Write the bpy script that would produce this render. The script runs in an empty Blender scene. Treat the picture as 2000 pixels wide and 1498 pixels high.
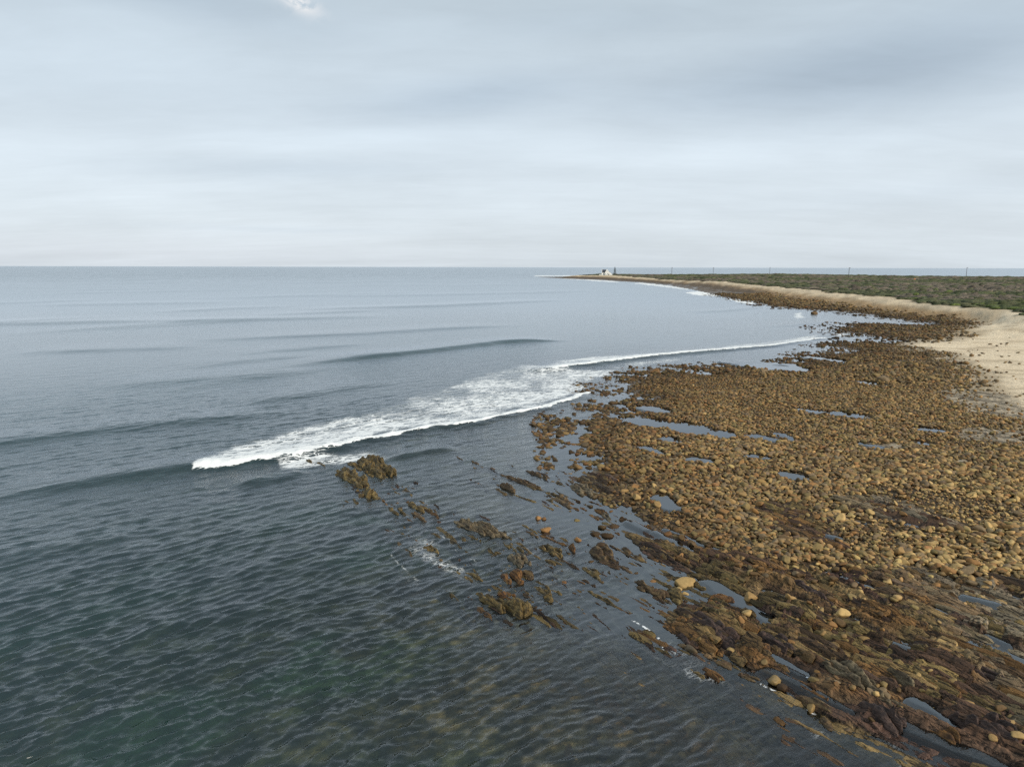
import bpy, math, random
import numpy as np

C = bpy.context.scene.collection
SC = bpy.context.scene
R = math.radians
random.seed(5)
RNG = np.random.default_rng(11)

# ------------------------------------------------------------------ camera, sky, sun, exposure
F = 1420.0
H = 16.0
PITCH = math.atan((749 - 522) / F)
ROLL = R(0.13)
cd = bpy.data.cameras.new('camera')
cam = bpy.data.objects.new('camera', cd)
C.objects.link(cam)
cd.sensor_width = 36.0
cd.lens = 36.0 * F / 2000.0
cd.clip_start = 0.5
cd.clip_end = 400000.0
cam.location = (0, 0, H)
from mathutils import Matrix
cam.rotation_euler = (Matrix.Rotation(R(90) - PITCH, 4, 'X') @ Matrix.Rotation(ROLL, 4, 'Z')).to_euler()
SC.camera = cam

SUN_AZ, SUN_EL = R(132), R(31)      # azimuth clockwise from +Y
world = bpy.data.worlds.new('World')
SC.world = world
world.use_nodes = True


class NT:
    """small helper for building node trees"""
    def __init__(s, nt):
        s.nt = nt
        nt.nodes.clear()

    def n(s, t, **kw):
        nd = s.nt.nodes.new(t)
        for k, v in kw.items():
            setattr(nd, k, v)
        return nd

    def put(s, sock, v):
        if hasattr(v, 'is_output') or isinstance(v, bpy.types.NodeSocket):
            s.nt.links.new(v, sock)
        elif v is not None:
            if isinstance(v, (tuple, list)) and len(v) == 3 and sock.type == 'RGBA':
                v = (*v, 1)
            sock.default_value = v

    def m(s, op, a, b=None, c=None, clamp=False):
        nd = s.n('ShaderNodeMath', operation=op, use_clamp=clamp)
        s.put(nd.inputs[0], a)
        s.put(nd.inputs[1], b)
        if c is not None:
            s.put(nd.inputs[2], c)
        return nd.outputs[0]

    def vm(s, op, a, b=None):
        nd = s.n('ShaderNodeVectorMath', operation=op)
        s.put(nd.inputs[0], a)
        if b is not None:
            s.put(nd.inputs[1], b)
        return nd.outputs[0]

    def mix(s, f, a, b, blend='MIX'):
        nd = s.n('ShaderNodeMix', data_type='RGBA', blend_type=blend)
        s.put(nd.inputs[0], f)
        s.put(nd.inputs[6], a)
        s.put(nd.inputs[7], b)
        return nd.outputs[2]

    def noise(s, vec, scale, detail=4, rough=0.55, dist=0.0, col=False):
        nd = s.n('ShaderNodeTexNoise')
        s.put(nd.inputs['Vector'], vec)
        nd.inputs['Scale'].default_value = scale
        nd.inputs['Detail'].default_value = detail
        nd.inputs['Roughness'].default_value = rough
        nd.inputs['Distortion'].default_value = dist
        return nd.outputs[1 if col else 0]

    def ramp(s, v, a, b, lo=0.0, hi=1.0, smooth=True):
        nd = s.n('ShaderNodeMapRange', interpolation_type='SMOOTHSTEP' if smooth else 'LINEAR')
        s.put(nd.inputs[0], v)
        nd.inputs[1].default_value = a
        nd.inputs[2].default_value = b
        nd.inputs[3].default_value = lo
        nd.inputs[4].default_value = hi
        return nd.outputs[0]

    def comb(s, x, y, z=0.0):
        nd = s.n('ShaderNodeCombineXYZ')
        s.put(nd.inputs[0], x); s.put(nd.inputs[1], y); s.put(nd.inputs[2], z)
        return nd.outputs[0]

    def colramp(s, v, stops):
        nd = s.n('ShaderNodeValToRGB')
        s.put(nd.inputs[0], v)
        e = nd.color_ramp.elements
        while len(e) < len(stops):
            e.new(0.5)
        for el, (p, c) in zip(e, stops):
            el.position = p
            el.color = (*c, 1)
        return nd.outputs[0]


def build_world():
    w = NT(world.node_tree)
    tc = w.n('ShaderNodeTexCoord')
    sep = w.n('ShaderNodeSeparateXYZ')
    w.put(sep.inputs[0], tc.outputs['Generated'])
    x, y, z = sep.outputs
    el = w.m('MULTIPLY', w.m('ARCSINE', z), 57.2958)
    az = w.m('MULTIPLY', w.m('ARCTAN2', x, y), 57.2958)
    # the veil of cloud: brightness by height above the horizon
    base = w.colramp(w.m('DIVIDE', el, 60.0, clamp=True), [
        (0.0, (0.625, 0.69, 0.745)), (0.05, (0.67, 0.74, 0.80)), (0.13, (0.665, 0.745, 0.81)),
        (0.19, (0.60, 0.685, 0.755)), (0.30, (0.525, 0.61, 0.675)), (0.45, (0.50, 0.60, 0.665)), (1.0, (0.44, 0.53, 0.60))])
    den = w.m('ADD', w.m('MAXIMUM', z, 0.0), 0.12)
    pv = w.comb(w.m('DIVIDE', x, den), w.m('DIVIDE', y, den), 0.0)
    rot = w.n('ShaderNodeMapping')
    w.put(rot.inputs[0], pv)
    rot.inputs['Rotation'].default_value = (0, 0, R(12))
    rot.inputs['Scale'].default_value = (0.45, 1.5, 1.0)
    n1 = w.noise(rot.outputs[0], 0.75, 6, 0.52, 0.35)
    n2 = w.noise(w.comb(w.m('MULTIPLY', az, 0.03), w.m('MULTIPLY', el, 0.11)), 1.3, 5, 0.5, 0.25)
    wisp = w.m('ADD', w.m('MULTIPLY', w.m('SUBTRACT', n1, 0.5), 0.26), w.m('MULTIPLY', w.m('SUBTRACT', n2, 0.5), 0.22))

    def blob(a0, e0, sa, se, tilt=0.0):
        e1 = w.m('SUBTRACT', w.m('SUBTRACT', el, e0), w.m('MULTIPLY', w.m('SUBTRACT', az, a0), tilt))
        q = w.m('ADD', w.m('POWER', w.m('ABSOLUTE', w.m('DIVIDE', w.m('SUBTRACT', az, a0), sa)), 2.0),
                w.m('POWER', w.m('ABSOLUTE', w.m('DIVIDE', e1, se)), 2.0))
        return w.m('EXPONENT', w.m('MULTIPLY', q, -1.0))
    def total(lst):
        t = 0.0
        for a0, e0, sa, se, tl, st in lst:
            t = w.m('ADD', t, w.m('MULTIPLY', blob(a0, e0, sa, se, tl), st))
        return t
    dark = total([(27, 13.2, 11, 2.9, 0.06, 0.20), (15, 12.6, 10, 1.8, 0.05, 0.08), (-3, 12.4, 8, 1.4, 0.12, 0.15), (-17, 7.0, 10, 0.8, 0.03, 0.07),
                  (-22, 17.5, 9, 1.6, -0.08, 0.10), (-18, 2.7, 9, 0.25, -0.012, 0.05), (30, 5.0, 12, 0.8, 0.05, 0.03), (6, 17.2, 9, 1.2, 0.0, 0.05)])
    light = total([(-26, 13.5, 9, 2.2, 0.1, 0.07), (-12, 9.3, 12, 0.8, 0.09, 0.07), (20, 8.5, 16, 1.3, 0.08, 0.06), (-24, 5.2, 8, 0.5, 0.12, 0.05),
                   (-5, 16.5, 8, 1.4, 0.05, 0.05)])
    hv = w.n('ShaderNodeMapping')
    w.put(hv.inputs[0], pv)
    hv.inputs['Rotation'].default_value = (0, 0, R(-14))
    hv.inputs['Scale'].default_value = (1.0, 2.6, 1.0)
    n3 = w.noise(hv.outputs[0], 2.4, 8, 0.62, 0.5)
    n4 = w.noise(w.comb(w.m('MULTIPLY', az, 0.09), w.m('MULTIPLY', w.m('SUBTRACT', el, w.m('MULTIPLY', az, 0.05)), 0.30)), 1.0, 7, 0.6, 0.4)
    wisp = w.m('ADD', wisp, w.m('ADD', w.m('MULTIPLY', w.m('SUBTRACT', n3, 0.5), 0.12), w.m('MULTIPLY', w.m('SUBTRACT', n4, 0.5), 0.14)))
    k = w.m('ADD', w.m('SUBTRACT', w.m('ADD', 1.01, wisp), dark), light)
    cloudc = w.vm('MULTIPLY', base, w.comb(k, k, k))
    # thinner places let a little blue through
    cloudc = w.mix(w.m('MULTIPLY', dark, 3.0, clamp=True), cloudc, w.vm('MULTIPLY', cloudc, (0.91, 0.975, 1.06)))
    # pinkish tint near the horizon on the left
    cloudc = w.mix(blob(-28, 0.8, 22, 1.6), cloudc, w.vm('MULTIPLY', cloudc, (1.0, 0.985, 0.99)))
    # the one small bright cloud
    pn = w.noise(w.comb(az, w.m('MULTIPLY', el, 1.3)), 0.7, 6, 0.65, 0.6)
    puff = w.m('MULTIPLY', blob(-15.4, 17.95, 1.3, 0.6, -0.3), w.ramp(pn, 0.34, 0.56))
    cloudc = w.mix(w.m('MULTIPLY', puff, 1.1, clamp=True), cloudc, (0.86, 0.86, 0.86))
    sky = w.n('ShaderNodeTexSky', sky_type='NISHITA')
    sky.sun_disc = False
    sky.sun_elevation = SUN_EL
    sky.sun_rotation = SUN_AZ
    STR = 0.1
    scaled = w.vm('MULTIPLY', cloudc, (1 / STR,) * 3)
    allc = w.mix(0.93, sky.outputs[0], scaled)
    bg = w.n('ShaderNodeBackground')
    w.put(bg.inputs[0], allc)
    bg.inputs[1].default_value = STR
    out = w.n('ShaderNodeOutputWorld')
    w.put(out.inputs[0], bg.outputs[0])


build_world()
sd_ = bpy.data.lights.new('sun', 'SUN')
sun = bpy.data.objects.new('sun', sd_)
C.objects.link(sun)
sd_.energy = 3.3
sd_.angle = R(10)
sd_.color = (1.0, 0.90, 0.76)
sun.location = (0, 0, 200)
sun.rotation_euler = (R(90) - SUN_EL, 0, math.pi - SUN_AZ)
SC.view_settings.view_transform = 'Standard'
SC.view_settings.look = 'None'
SC.view_settings.exposure = 0.10
SC.view_settings.gamma = 1.0
SC.view_settings.use_curve_mapping = False
SC.cycles.use_denoising = False
SC.cycles.sample_clamp_direct = 3.0
SC.cycles.sample_clamp_indirect = 2.0

# ------------------------------------------------------------------ small tools
def sstep(v, a, b):
    t = np.clip((v - a) / (b - a), 0, 1)
    return t * t * (3 - 2 * t)


def _h(ix, iy, iz, seed):
    n = (ix * 374761393 + iy * 668265263 + iz * 2147483647 + seed * 1274126177) & 0xFFFFFFFF
    n = ((n ^ (n >> 13)) * 1274126177) & 0xFFFFFFFF
    n = ((n ^ (n >> 16)) * 2246822519) & 0xFFFFFFFF
    return ((n ^ (n >> 15)) & 0xFFFFFF) / float(0xFFFFFF)


def vn(x, y, z=None, seed=0):
    """value noise in 0..1, two or three dimensions"""
    xi = np.floor(x).astype(np.int64); yi = np.floor(y).astype(np.int64)
    fx = x - xi; fy = y - yi
    fx = fx * fx * fx * (fx * (fx * 6 - 15) + 10); fy = fy * fy * fy * (fy * (fy * 6 - 15) + 10)

    def lay(zi):
        a = _h(xi, yi, zi, seed); b = _h(xi + 1, yi, zi, seed)
        c = _h(xi, yi + 1, zi, seed); d = _h(xi + 1, yi + 1, zi, seed)
        return (a + (b - a) * fx) * (1 - fy) + (c + (d - c) * fx) * fy
    if z is None:
        return lay(0)
    zi = np.floor(z).astype(np.int64); fz = z - zi
    fz = fz * fz * (3 - 2 * fz)
    a = lay(zi); b = lay(zi + 1)
    return a + (b - a) * fz


def fbm(x, y, oct=4, seed=0, z=None, gain=0.5):
    s = 0; a = 1.0; t = 0; fr = 1.0
    c, sn = math.cos(0.6), math.sin(0.6)
    for i in range(oct):
        s = s + a * (vn(x * fr, y * fr, None if z is None else z * fr, seed + i * 17) - 0.5)
        t += a
        a *= gain; fr *= 2.03
        x, y = c * x - sn * y + 3.7, sn * x + c * y + 1.3
    return s / t * 2      # about -1..1


cp, sp = math.cos(PITCH), math.sin(PITCH)
cr, sr = math.cos(ROLL), math.sin(ROLL)


def un(px, py, z=0.0):
    """a place on the photograph (2000 px wide) -> the point of the level z it shows"""
    px = np.asarray(px, float); py = np.asarray(py, float)
    a0 = (px - 1000) / F; b0 = (749 - py) / F
    a = a0 * cr - b0 * sr; b = a0 * sr + b0 * cr
    dy = cp + b * sp; dz = -sp + b * cp
    t = (z - H) / np.minimum(dz, -1e-4)
    return a * t, dy * t


def topx(x, y, z=0.0):
    zz = z - H
    fwd = y * cp - zz * sp
    up = y * sp + zz * cp
    fwd = np.maximum(fwd, 0.5)
    a = x / fwd; b = up / fwd
    a0 = a * cr + b * sr; b0 = -a * sr + b * cr
    return 1000 + a0 * F, 749 - b0 * F


def seg_d2(x, y, ax, ay, bx, by):
    dx, dy = bx - ax, by - ay
    L = dx * dx + dy * dy + 1e-12
    t = np.clip(((x - ax) * dx + (y - ay) * dy) / L, 0, 1)
    ex = x - ax - t * dx; ey = y - ay - t * dy
    return ex * ex + ey * ey


def poly_sd(x, y, P):
    """signed distance to a closed polygon, positive inside"""
    d = np.full(x.shape, 1e18); ins = np.zeros(x.shape, bool)
    n = len(P)
    for i in range(n):
        ax, ay = P[i]; bx, by = P[(i + 1) % n]
        d = np.minimum(d, seg_d2(x, y, ax, ay, bx, by))
        if ay != by:
            c = ((ay > y) != (by > y)) & (x < (bx - ax) * (y - ay) / (by - ay) + ax)
            ins ^= c
    d = np.sqrt(d)
    return np.where(ins, d, -d)


def line_sd(x, y, P):
    """distance to an open line (sign: + on its right hand side), and the parameter 0..1 along it"""
    best = np.full(x.shape, 1e18); sgn = np.ones(x.shape); tt = np.zeros(x.shape)
    P = np.asarray(P); L = np.hypot(*(P[1:] - P[:-1]).T); cum = np.concatenate([[0], np.cumsum(L)])
    for i in range(len(P) - 1):
        ax, ay = P[i]; bx, by = P[i + 1]
        dx, dy = bx - ax, by - ay
        t = np.clip(((x - ax) * dx + (y - ay) * dy) / (dx * dx + dy * dy), 0, 1)
        ex = x - ax - t * dx; ey = y - ay - t * dy
        d = ex * ex + ey * ey
        m = d < best
        best = np.where(m, d, best)
        sgn = np.where(m, np.sign(dy * ex - dx * ey), sgn)
        tt = np.where(m, (cum[i] + t * L[i]) / cum[-1], tt)
    return np.sqrt(best) * sgn, tt


def W(pts, z=0.0):
    out = []
    for p in pts:
        X, Y = un(p[0], p[1], p[2] if len(p) > 2 else z)
        out.append((float(X), float(Y)))
    return out


def az_D(px, D):
    """world point at horizontal depth D in the direction of column px"""
    return ((px - 1000) / F * D * 1.0, D)


# ------------------------------------------------------------------ the lie of the land
SHORE = [(1050, 541.6), (1075, 543.0), (1100, 544.4), (1125, 545.4), (1180, 547.5), (1210, 550), (1250, 551.8), (1300, 557), (1350, 565),
         (1385, 573), (1405, 577), (1430, 583), (1480, 591), (1510, 598), (1560, 603), (1610, 606), (1660, 610), (1690, 614.5),
         (1720, 619), (1760, 623), (1800, 628), (1856, 634.8), (1800, 635.8), (1760, 635.4), (1720, 634), (1680, 634), (1655, 637),
         (1638, 644), (1670, 650), (1695, 655), (1725, 658), (1760, 664), (1792, 670), (1740, 671.5), (1700, 668), (1655, 669),
         (1645, 676), (1680, 684), (1675, 692), (1630, 694), (1600, 703), (1560, 716), (1520, 720), (1450, 717), (1405, 722),
         (1395, 734), (1350, 733), (1300, 735), (1270, 745), (1240, 755), (1245, 770), (1290, 778), (1250, 790), (1235, 812),
         (1205, 820), (1198, 842), (1165, 860), (1150, 880), (1178, 900), (1172, 922), (1218, 945), (1180, 962), (1150, 985),
         (1190, 1005), (1240, 1012), (1270, 1030), (1290, 1056), (1330, 1085), (1352, 1110), (1400, 1126), (1440, 1150),
         (1500, 1170), (1500, 1205), (1450, 1215), (1400, 1195), (1340, 1195), (1325, 1222), (1345, 1250), (1420, 1276),
         (1490, 1300), (1560, 1335), (1620, 1372), (1690, 1410), (1780, 1435), (1850, 1455), (1900, 1480), (1960, 1520),
         (2050, 1600), (2200, 1800)]
land = W(SHORE) + [(16.0, 8.0), (22.0, -10.0), (40, -60), (400, -60), (1400, 500)]
REAR = [(2000, 960), (1900, 985), (1800, 1040), (1660, 1200), (1540, 1340), (1400, 1300), (1300, 1190), (1230, 1300), (1150, 1300), (1050, 1200)]
land += [az_D(px, D) for px, D in REAR]
VEGF = [(1135, 539.6, 2.2), (1165, 539.5, 2.6), (1200, 538.6, 3.0), (1255, 542.5, 3.2), (1317, 547.0, 3.3), (1420, 550.5, 3.4), (1455, 555, 3.4),
        (1530, 561, 3.4), (1557, 564, 3.4), (1650, 574, 3.4), (1725, 580, 3.4), (1812, 592, 3.4), (1890, 600, 3.4),
        (1962, 605, 3.4), (2000, 613, 3.4), (2100, 628, 3.4), (2300, 640, 3.4)]
veg = W(VEGF) + [(300, 130), (330, 20), (345, -60), (400, -60), (1380, 500)] + \
    [az_D(px, D - 22) for px, D in REAR[:-2]] + [az_D(1150, 1265)]
SANDP = W([(1650, 578), (1700, 588), (1760, 595), (1830, 602), (1885, 607), (1940, 618), (1960, 628), (1925, 636), (1905, 644),
           (1912, 657), (1860, 664), (1790, 668), (1800, 674), (1822, 680), (1880, 694), (1915, 714), (1942, 742), (1968, 782),
           (2060, 830), (2250, 960), (2600, 960), (2600, 640), (2300, 632), (2000, 606), (1880, 594), (1720, 574)], 0.3)
STRATA = W([(1060, 915), (1180, 935), (1240, 1000), (1300, 1045), (1400, 1082), (1500, 1100), (1560, 1108), (1650, 1108),
            (1720, 1125), (1800, 1112), (1900, 1140), (2000, 1150), (2400, 1290), (2400, 2500), (600, 2500), (600, 1050), (640, 860)])
DARKP = [W([(1480, 985), (1560, 990), (1640, 1040), (1640, 1075), (1540, 1062), (1470, 1012)]),
         W([(1640, 975), (1720, 975), (1830, 1005), (1900, 1042), (1800, 1045), (1720, 1022), (1650, 1000)])]
PALEP = [W([(1830, 766), (1900, 764), (2000, 786), (2100, 800), (2100, 838), (1980, 822), (1900, 812), (1850, 792)]),
         W([(1850, 846), (1920, 842), (2060, 856), (2060, 876), (1930, 872), (1870, 862)]),
         W([(1690, 869), (1770, 875), (1765, 888), (1700, 882)]),
         W([(1850, 900), (1900, 905), (1900, 918), (1855, 912)])]
# tide pools: ends of the long axis and thickness, in photograph pixels
POOLS = [(1250, 822, 1390, 848, 13), (1262, 797, 1294, 804, 6), (1470, 714, 1528, 720, 9), (1542, 713, 1568, 726, 12),
         (1440, 708, 1500, 712, 5), (1590, 700, 1640, 706, 5), (1475, 853, 1505, 860, 6), (1522, 851, 1550, 862, 7), (1572, 803, 1598, 807, 5),
         (1682, 748, 1708, 753, 7), (1636, 811, 1678, 816, 6), (1357, 899, 1384, 904, 5), (1257, 876, 1284, 884, 6),
         (1537, 930, 1558, 936, 8), (1300, 858, 1320, 864, 5), (1800, 842, 1830, 846, 4), (1795, 870, 1810, 874, 6), (1690, 872, 1720, 880, 5),
         (1290, 975, 1310, 992, 9), (1470, 893, 1490, 897, 4),
         (1740, 1018, 1780, 1030, 14), (1862, 1062, 1890, 1074, 12), (1662, 1020, 1686, 1023, 5), (1617, 1047, 1638, 1053, 7),
         (1500, 1155, 1548, 1176, 16), (1390, 1140, 1500, 1212, 38), (1280, 1040, 1350, 1078, 14), (1230, 1020, 1262, 1036, 12), (1887, 1167, 1948, 1182, 10), (1910, 1203, 1945, 1214, 10),
         (1832, 1193, 1855, 1206, 8), (1704, 1243, 1818, 1282, 14), (1746, 1272, 1790, 1292, 13), (1934, 1243, 1965, 1259, 14),
         (1492, 1275, 1565, 1318, 26), (1500, 1310, 1660, 1390, 10), (1790, 1372, 1858, 1414, 32), (1765, 1420, 1960, 1500, 34),
         (1400, 1232, 1440, 1258, 13), (1340, 1050, 1372, 1066, 8), (1395, 1072, 1420, 1080, 7), (1300, 1035, 1335, 1048, 6),
         (1650, 1130, 1700, 1150, 7), (1985, 1340, 2040, 1360, 10), (1570, 1235, 1600, 1248, 7)]

S0, S1 = math.cos(R(-57)), math.sin(R(-57))     # strike of the rock beds
N0, N1 = -S1, S0


def pool_level(sd):
    return 0.18 + 0.24 * sstep(sd, 3, 40)


def ground(x, y, full=False):
    """height of the land and sea bed at world x, y; full: also the fields that colour it"""
    D = np.hypot(x, y)
    px, py = topx(x, y, 0.15)
    sd = poly_sd(x, y, land)
    wob = np.clip(D / 50, 0.7, 3.0)
    sd = sd + wob * (1 - 0.6 * sstep(py, 960, 1060)) * (1.3 * fbm(x / 3.3, y / 3.3, 4, 1) + 0.7 * fbm(x / 11, y / 11, 2, 2)) * np.where(D < 500, 1, 0.3)
    vd = poly_sd(x, y, veg)
    vd = vd + 5.0 * fbm(x / 13, y / 13, 4, 3) * sstep(D, 120, 250)
    ss = poly_sd(x, y, SANDP) + 2.5 * fbm(x / 5, y / 5, 4, 4)
    out = np.maximum(-vd, 0)
    t = np.clip(sd, 0, None) / (np.clip(sd, 0, None) + out + 1e-6)
    near = sstep(D, 160, 100)
    strat = sstep(poly_sd(x, y, STRATA) + 1.6 * fbm(x / 3, y / 3, 3, 5), -1.0, 1.0)
    dk = np.zeros_like(x)
    for P in DARKP:
        dk = np.maximum(dk, sstep(poly_sd(x, y, P) + 0.8 * fbm(x / 2, y / 2, 3, 6), -0.4, 0.4))
    pale = np.zeros_like(x)
    for P in PALEP:
        pale = np.maximum(pale, sstep(poly_sd(x, y, P) + 1.2 * fbm(x / 3, y / 3, 3, 7), -0.5, 0.6))
    pool = np.zeros_like(x)
    for (ax, ay, bx, by, w) in POOLS:
        m = (px > ax - 80) & (px < bx + 80) & (py > min(ay, by) - 60) & (py < max(ay, by) + 60)
        if m.any():
            X0, Y0 = un(ax, ay, 0.1); X1, Y1 = un(bx, by, 0.1)
            ya = un(ax, (ay + by) / 2 - w / 2, 0.1); yb = un(ax, (ay + by) / 2 + w / 2, 0.1)
            hw = abs(ya[1] - yb[1]) / 2
            # width across the axis
            L = math.hypot(X1 - X0, Y1 - Y0); nx, ny = -(Y1 - Y0) / L, (X1 - X0) / L
            hw = (0.42 if ay < 1000 else 0.06) + (1.5 if ay < 1000 else 1.0) * max(hw * abs(ny), (w / F * math.hypot(X0, Y0)) / 2 * abs(nx), 0.2)
            dd = np.sqrt(seg_d2(x[m], y[m], X0, Y0, X1, Y1))
            taper = 1.0 + 0.55 * fbm(x[m] / 1.5, y[m] / 1.5, 3, 8)
            pool[m] = np.maximum(pool[m], sstep(hw * taper - dd, -0.25, 0.15))
    # heights ashore
    h = 0.13 + 0.24 * sstep(sd, 3, 40)
    far_rise = 3.05 * sstep(t, 0.35, 1.0)
    h = h + np.where(sd > 0, far_rise, 0) * (0.12 + 0.88 * sstep(D, 90, 200))
    inv = sstep(vd, 0, 90)
    h = h + np.where(vd > 0, 1.7 * inv + 0.5 * fbm(x / 17, y / 17, 3, 9) * inv + 0.25 * sstep(vd, 0, 6), 0)
    # slope to the sea on the far coast
    # bed offshore
    d = np.clip(-sd, 0, None)
    dep = 0.05 + 0.10 * (1 - np.exp(-d / 4.0)) + 0.06 * np.clip(d - 7, 0, None) * (1 + 0.02 * np.clip(d, 0, 40))
    dep = np.minimum(dep, 7.0)
    h = np.where(sd > 0, h, -dep) if False else h * sstep(sd, -0.6, 0.8) + (-dep) * (1 - sstep(sd, -0.6, 0.8))
    # beds of tilted rock: steps and blades along the strike
    u = x * N0 + y * N1; v = x * S0 + y * S1
    uu = u + 0.9 * fbm(u / 5, v / 9, 3, 20) + 0.22 * fbm(u / 1.2, v / 2.2, 3, 21)
    a = vn(uu / 2.3, v / 11, None, 22)
    st = a * 5; fl = np.floor(st); fr = st - fl
    terr = (fl + sstep(fr, 0.62, 1.0)) / 5
    saw = (uu / 0.95 + 1.6 * vn(uu / 3, v / 6, None, 23)) % 1.0
    sawh = np.where(saw < 0.8, saw / 0.8, (1 - saw) / 0.2) * vn(uu / 1.5, v / 3.2, None, 24)
    saw2 = (uu / 0.33 + 1.5 * vn(uu / 1.3, v / 2.7, None, 25)) % 1.0
    saw2h = np.where(saw2 < 0.85, saw2 / 0.85, (1 - saw2) / 0.15) * vn(uu / 0.5, v / 1.6, None, 26)
    crk = vn(uu / 0.7, v / 0.75, None, 27)
    rough = fbm(x / 0.3, y / 0.3, 3, 28)
    k1 = np.floor(uu / 0.95 + 1.6 * vn(uu / 3, v / 6, None, 23)).astype(np.int64)
    vj = v + 0.5 * fbm(x / 1.1, y / 1.1, 2, 34)
    j1 = np.floor(vj / 2.1 + 5.3 * _h(k1, k1 * 0, 0, 35)).astype(np.int64)
    blk = _h(k1, j1, 0, 36) - 0.5
    k2 = np.floor(uu / 0.33 + 1.5 * vn(uu / 1.3, v / 2.7, None, 25)).astype(np.int64)
    j2 = np.floor(vj / 0.95 + 5.3 * _h(k2, k2 * 0, 0, 37)).astype(np.int64)
    blk2 = _h(k2, j2, 0, 38) - 0.5
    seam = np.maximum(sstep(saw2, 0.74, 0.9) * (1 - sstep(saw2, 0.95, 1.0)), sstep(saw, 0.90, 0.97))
    rel = 0.42 * (terr - 0.46) + 0.42 * (sawh - 0.24) + 0.30 * (saw2h - 0.22) + 0.11 * rough - 0.14 * sstep(crk, 0.68, 0.80) + 0.26 * blk + 0.13 * blk2 - 0.05 * seam
    big = fbm(u / 4.5, v / 14, 3, 29)
    rel = rel + 0.30 * big
    sm = np.maximum(strat, dk * 0.7) * sstep(D, 140, 90)
    hs = sm * rel * sstep(sd, -14, 2) * np.where(sd > 0, 1.0, np.where(sd > -2, 0.75 + 0.125 * sd, 0.5))
    hs = hs + pale * 0.10 * (sawh + saw2h - 0.4) * 1.0
    # rubble between the stones
    peb = 0.10 * fbm(x / 0.8, y / 0.8, 4, 30) + 0.05 * np.clip(fbm(x / 2.7, y / 2.7, 2, 31), -1, 1)
    onland = sstep(sd, -2, 1.5)
    sandm = sstep(ss, -1.5, 2.0)
    h = h + 0.05 * sm * sstep(sd, 1.0, 9) + hs + peb * (1 - sm) * (1 - sandm) * (0.6 + 0.4 * onland) * sstep(D, 400, 150)
    h = h + 0.04 * fbm(x / 2.2, y / 0.9, 3, 32) * sandm * sstep(D, 250, 100)
    h = h + np.where(D > 130, 0.35 * fbm(x / 4.0, y / 4.0, 3, 33) * sstep(sd, 0, 6) * (1 - sandm) * sstep(-vd, -3, 2), 0)
    h = h * (1 - pool) + (pool_level(sd) - 0.14) * pool
    if not full:
        return h, sd, vd, ss, strat, dk, pale, pool, t, px, py
    return dict(h=h, sd=sd, vd=vd, ss=ss, strat=strat, dk=dk, pale=pale, pool=pool, t=t, px=px, py=py, u=uu, v=v,
                sawh=sawh, saw2h=saw2h, terr=terr, D=D, sandm=sandm, crk=crk, rel=rel, seam=seam, blk=blk, blk2=blk2)


def g1(x, y):
    return float(ground(np.array([float(x)]), np.array([float(y)]))[0][0])


def chunked(fn, x, y, n=150000):
    outs = [fn(x[i:i + n], y[i:i + n]) for i in range(0, len(x), n)]
    if isinstance(outs[0], dict):
        return {k: np.concatenate([o[k] for o in outs]) for k in outs[0]}
    if isinstance(outs[0], tuple):
        return tuple(np.concatenate([o[i] for o in outs]) for i in range(len(outs[0])))
    return np.concatenate(outs)


# ------------------------------------------------------------------ meshes from arrays
def mesh_np(name, V, faces, colors=None, attrs=None, smooth=True):
    """faces: (n,3) or (n,4) int array"""
    me = bpy.data.meshes.new(name)
    n, k = faces.shape
    me.vertices.add(len(V)); me.vertices.foreach_set('co', np.ascontiguousarray(V, np.float32).ravel())
    me.loops.add(n * k); me.loops.foreach_set('vertex_index', np.ascontiguousarray(faces, np.int32).ravel())
    me.polygons.add(n)
    me.polygons.foreach_set('loop_start', np.arange(0, n * k, k, dtype=np.int32))
    me.polygons.foreach_set('loop_total', np.full(n, k, np.int32))
    me.polygons.foreach_set('use_smooth', np.full(n, smooth))
    me.update(calc_edges=True)
    if colors is not None:
        a = me.attributes.new('Col', 'FLOAT_COLOR', 'POINT')
        c = np.ones((len(V), 4), np.float32); c[:, :3] = colors
        a.data.foreach_set('color', c.ravel())
    for kk, vv in (attrs or {}).items():
        a = me.attributes.new(kk, 'FLOAT', 'POINT')
        a.data.foreach_set('value', np.ascontiguousarray(vv, np.float32))
    return me


def link(name, me, mat=None, parent=None, loc=None, rotz=0.0):
    o = bpy.data.objects.new(name, me)
    C.objects.link(o)
    if mat is not None and me is not None:
        if len(me.materials) == 0:
            me.materials.append(mat)
    if parent is not None:
        o.parent = parent
    if loc is not None:
        o.location = loc
    o.rotation_euler[2] = rotz
    return o


def tag(o, label=None, cat=None, group=None, kind=None):
    if label: o['label'] = label
    if cat: o['category'] = cat
    if group: o['group'] = group
    if kind: o['kind'] = kind
    return o


def grid_faces(nr, nc):
    i = np.arange(nr - 1)[:, None] * nc + np.arange(nc - 1)[None, :]
    i = i.ravel()
    return np.stack([i, i + 1, i + nc + 1, i + nc], 1)


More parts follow.
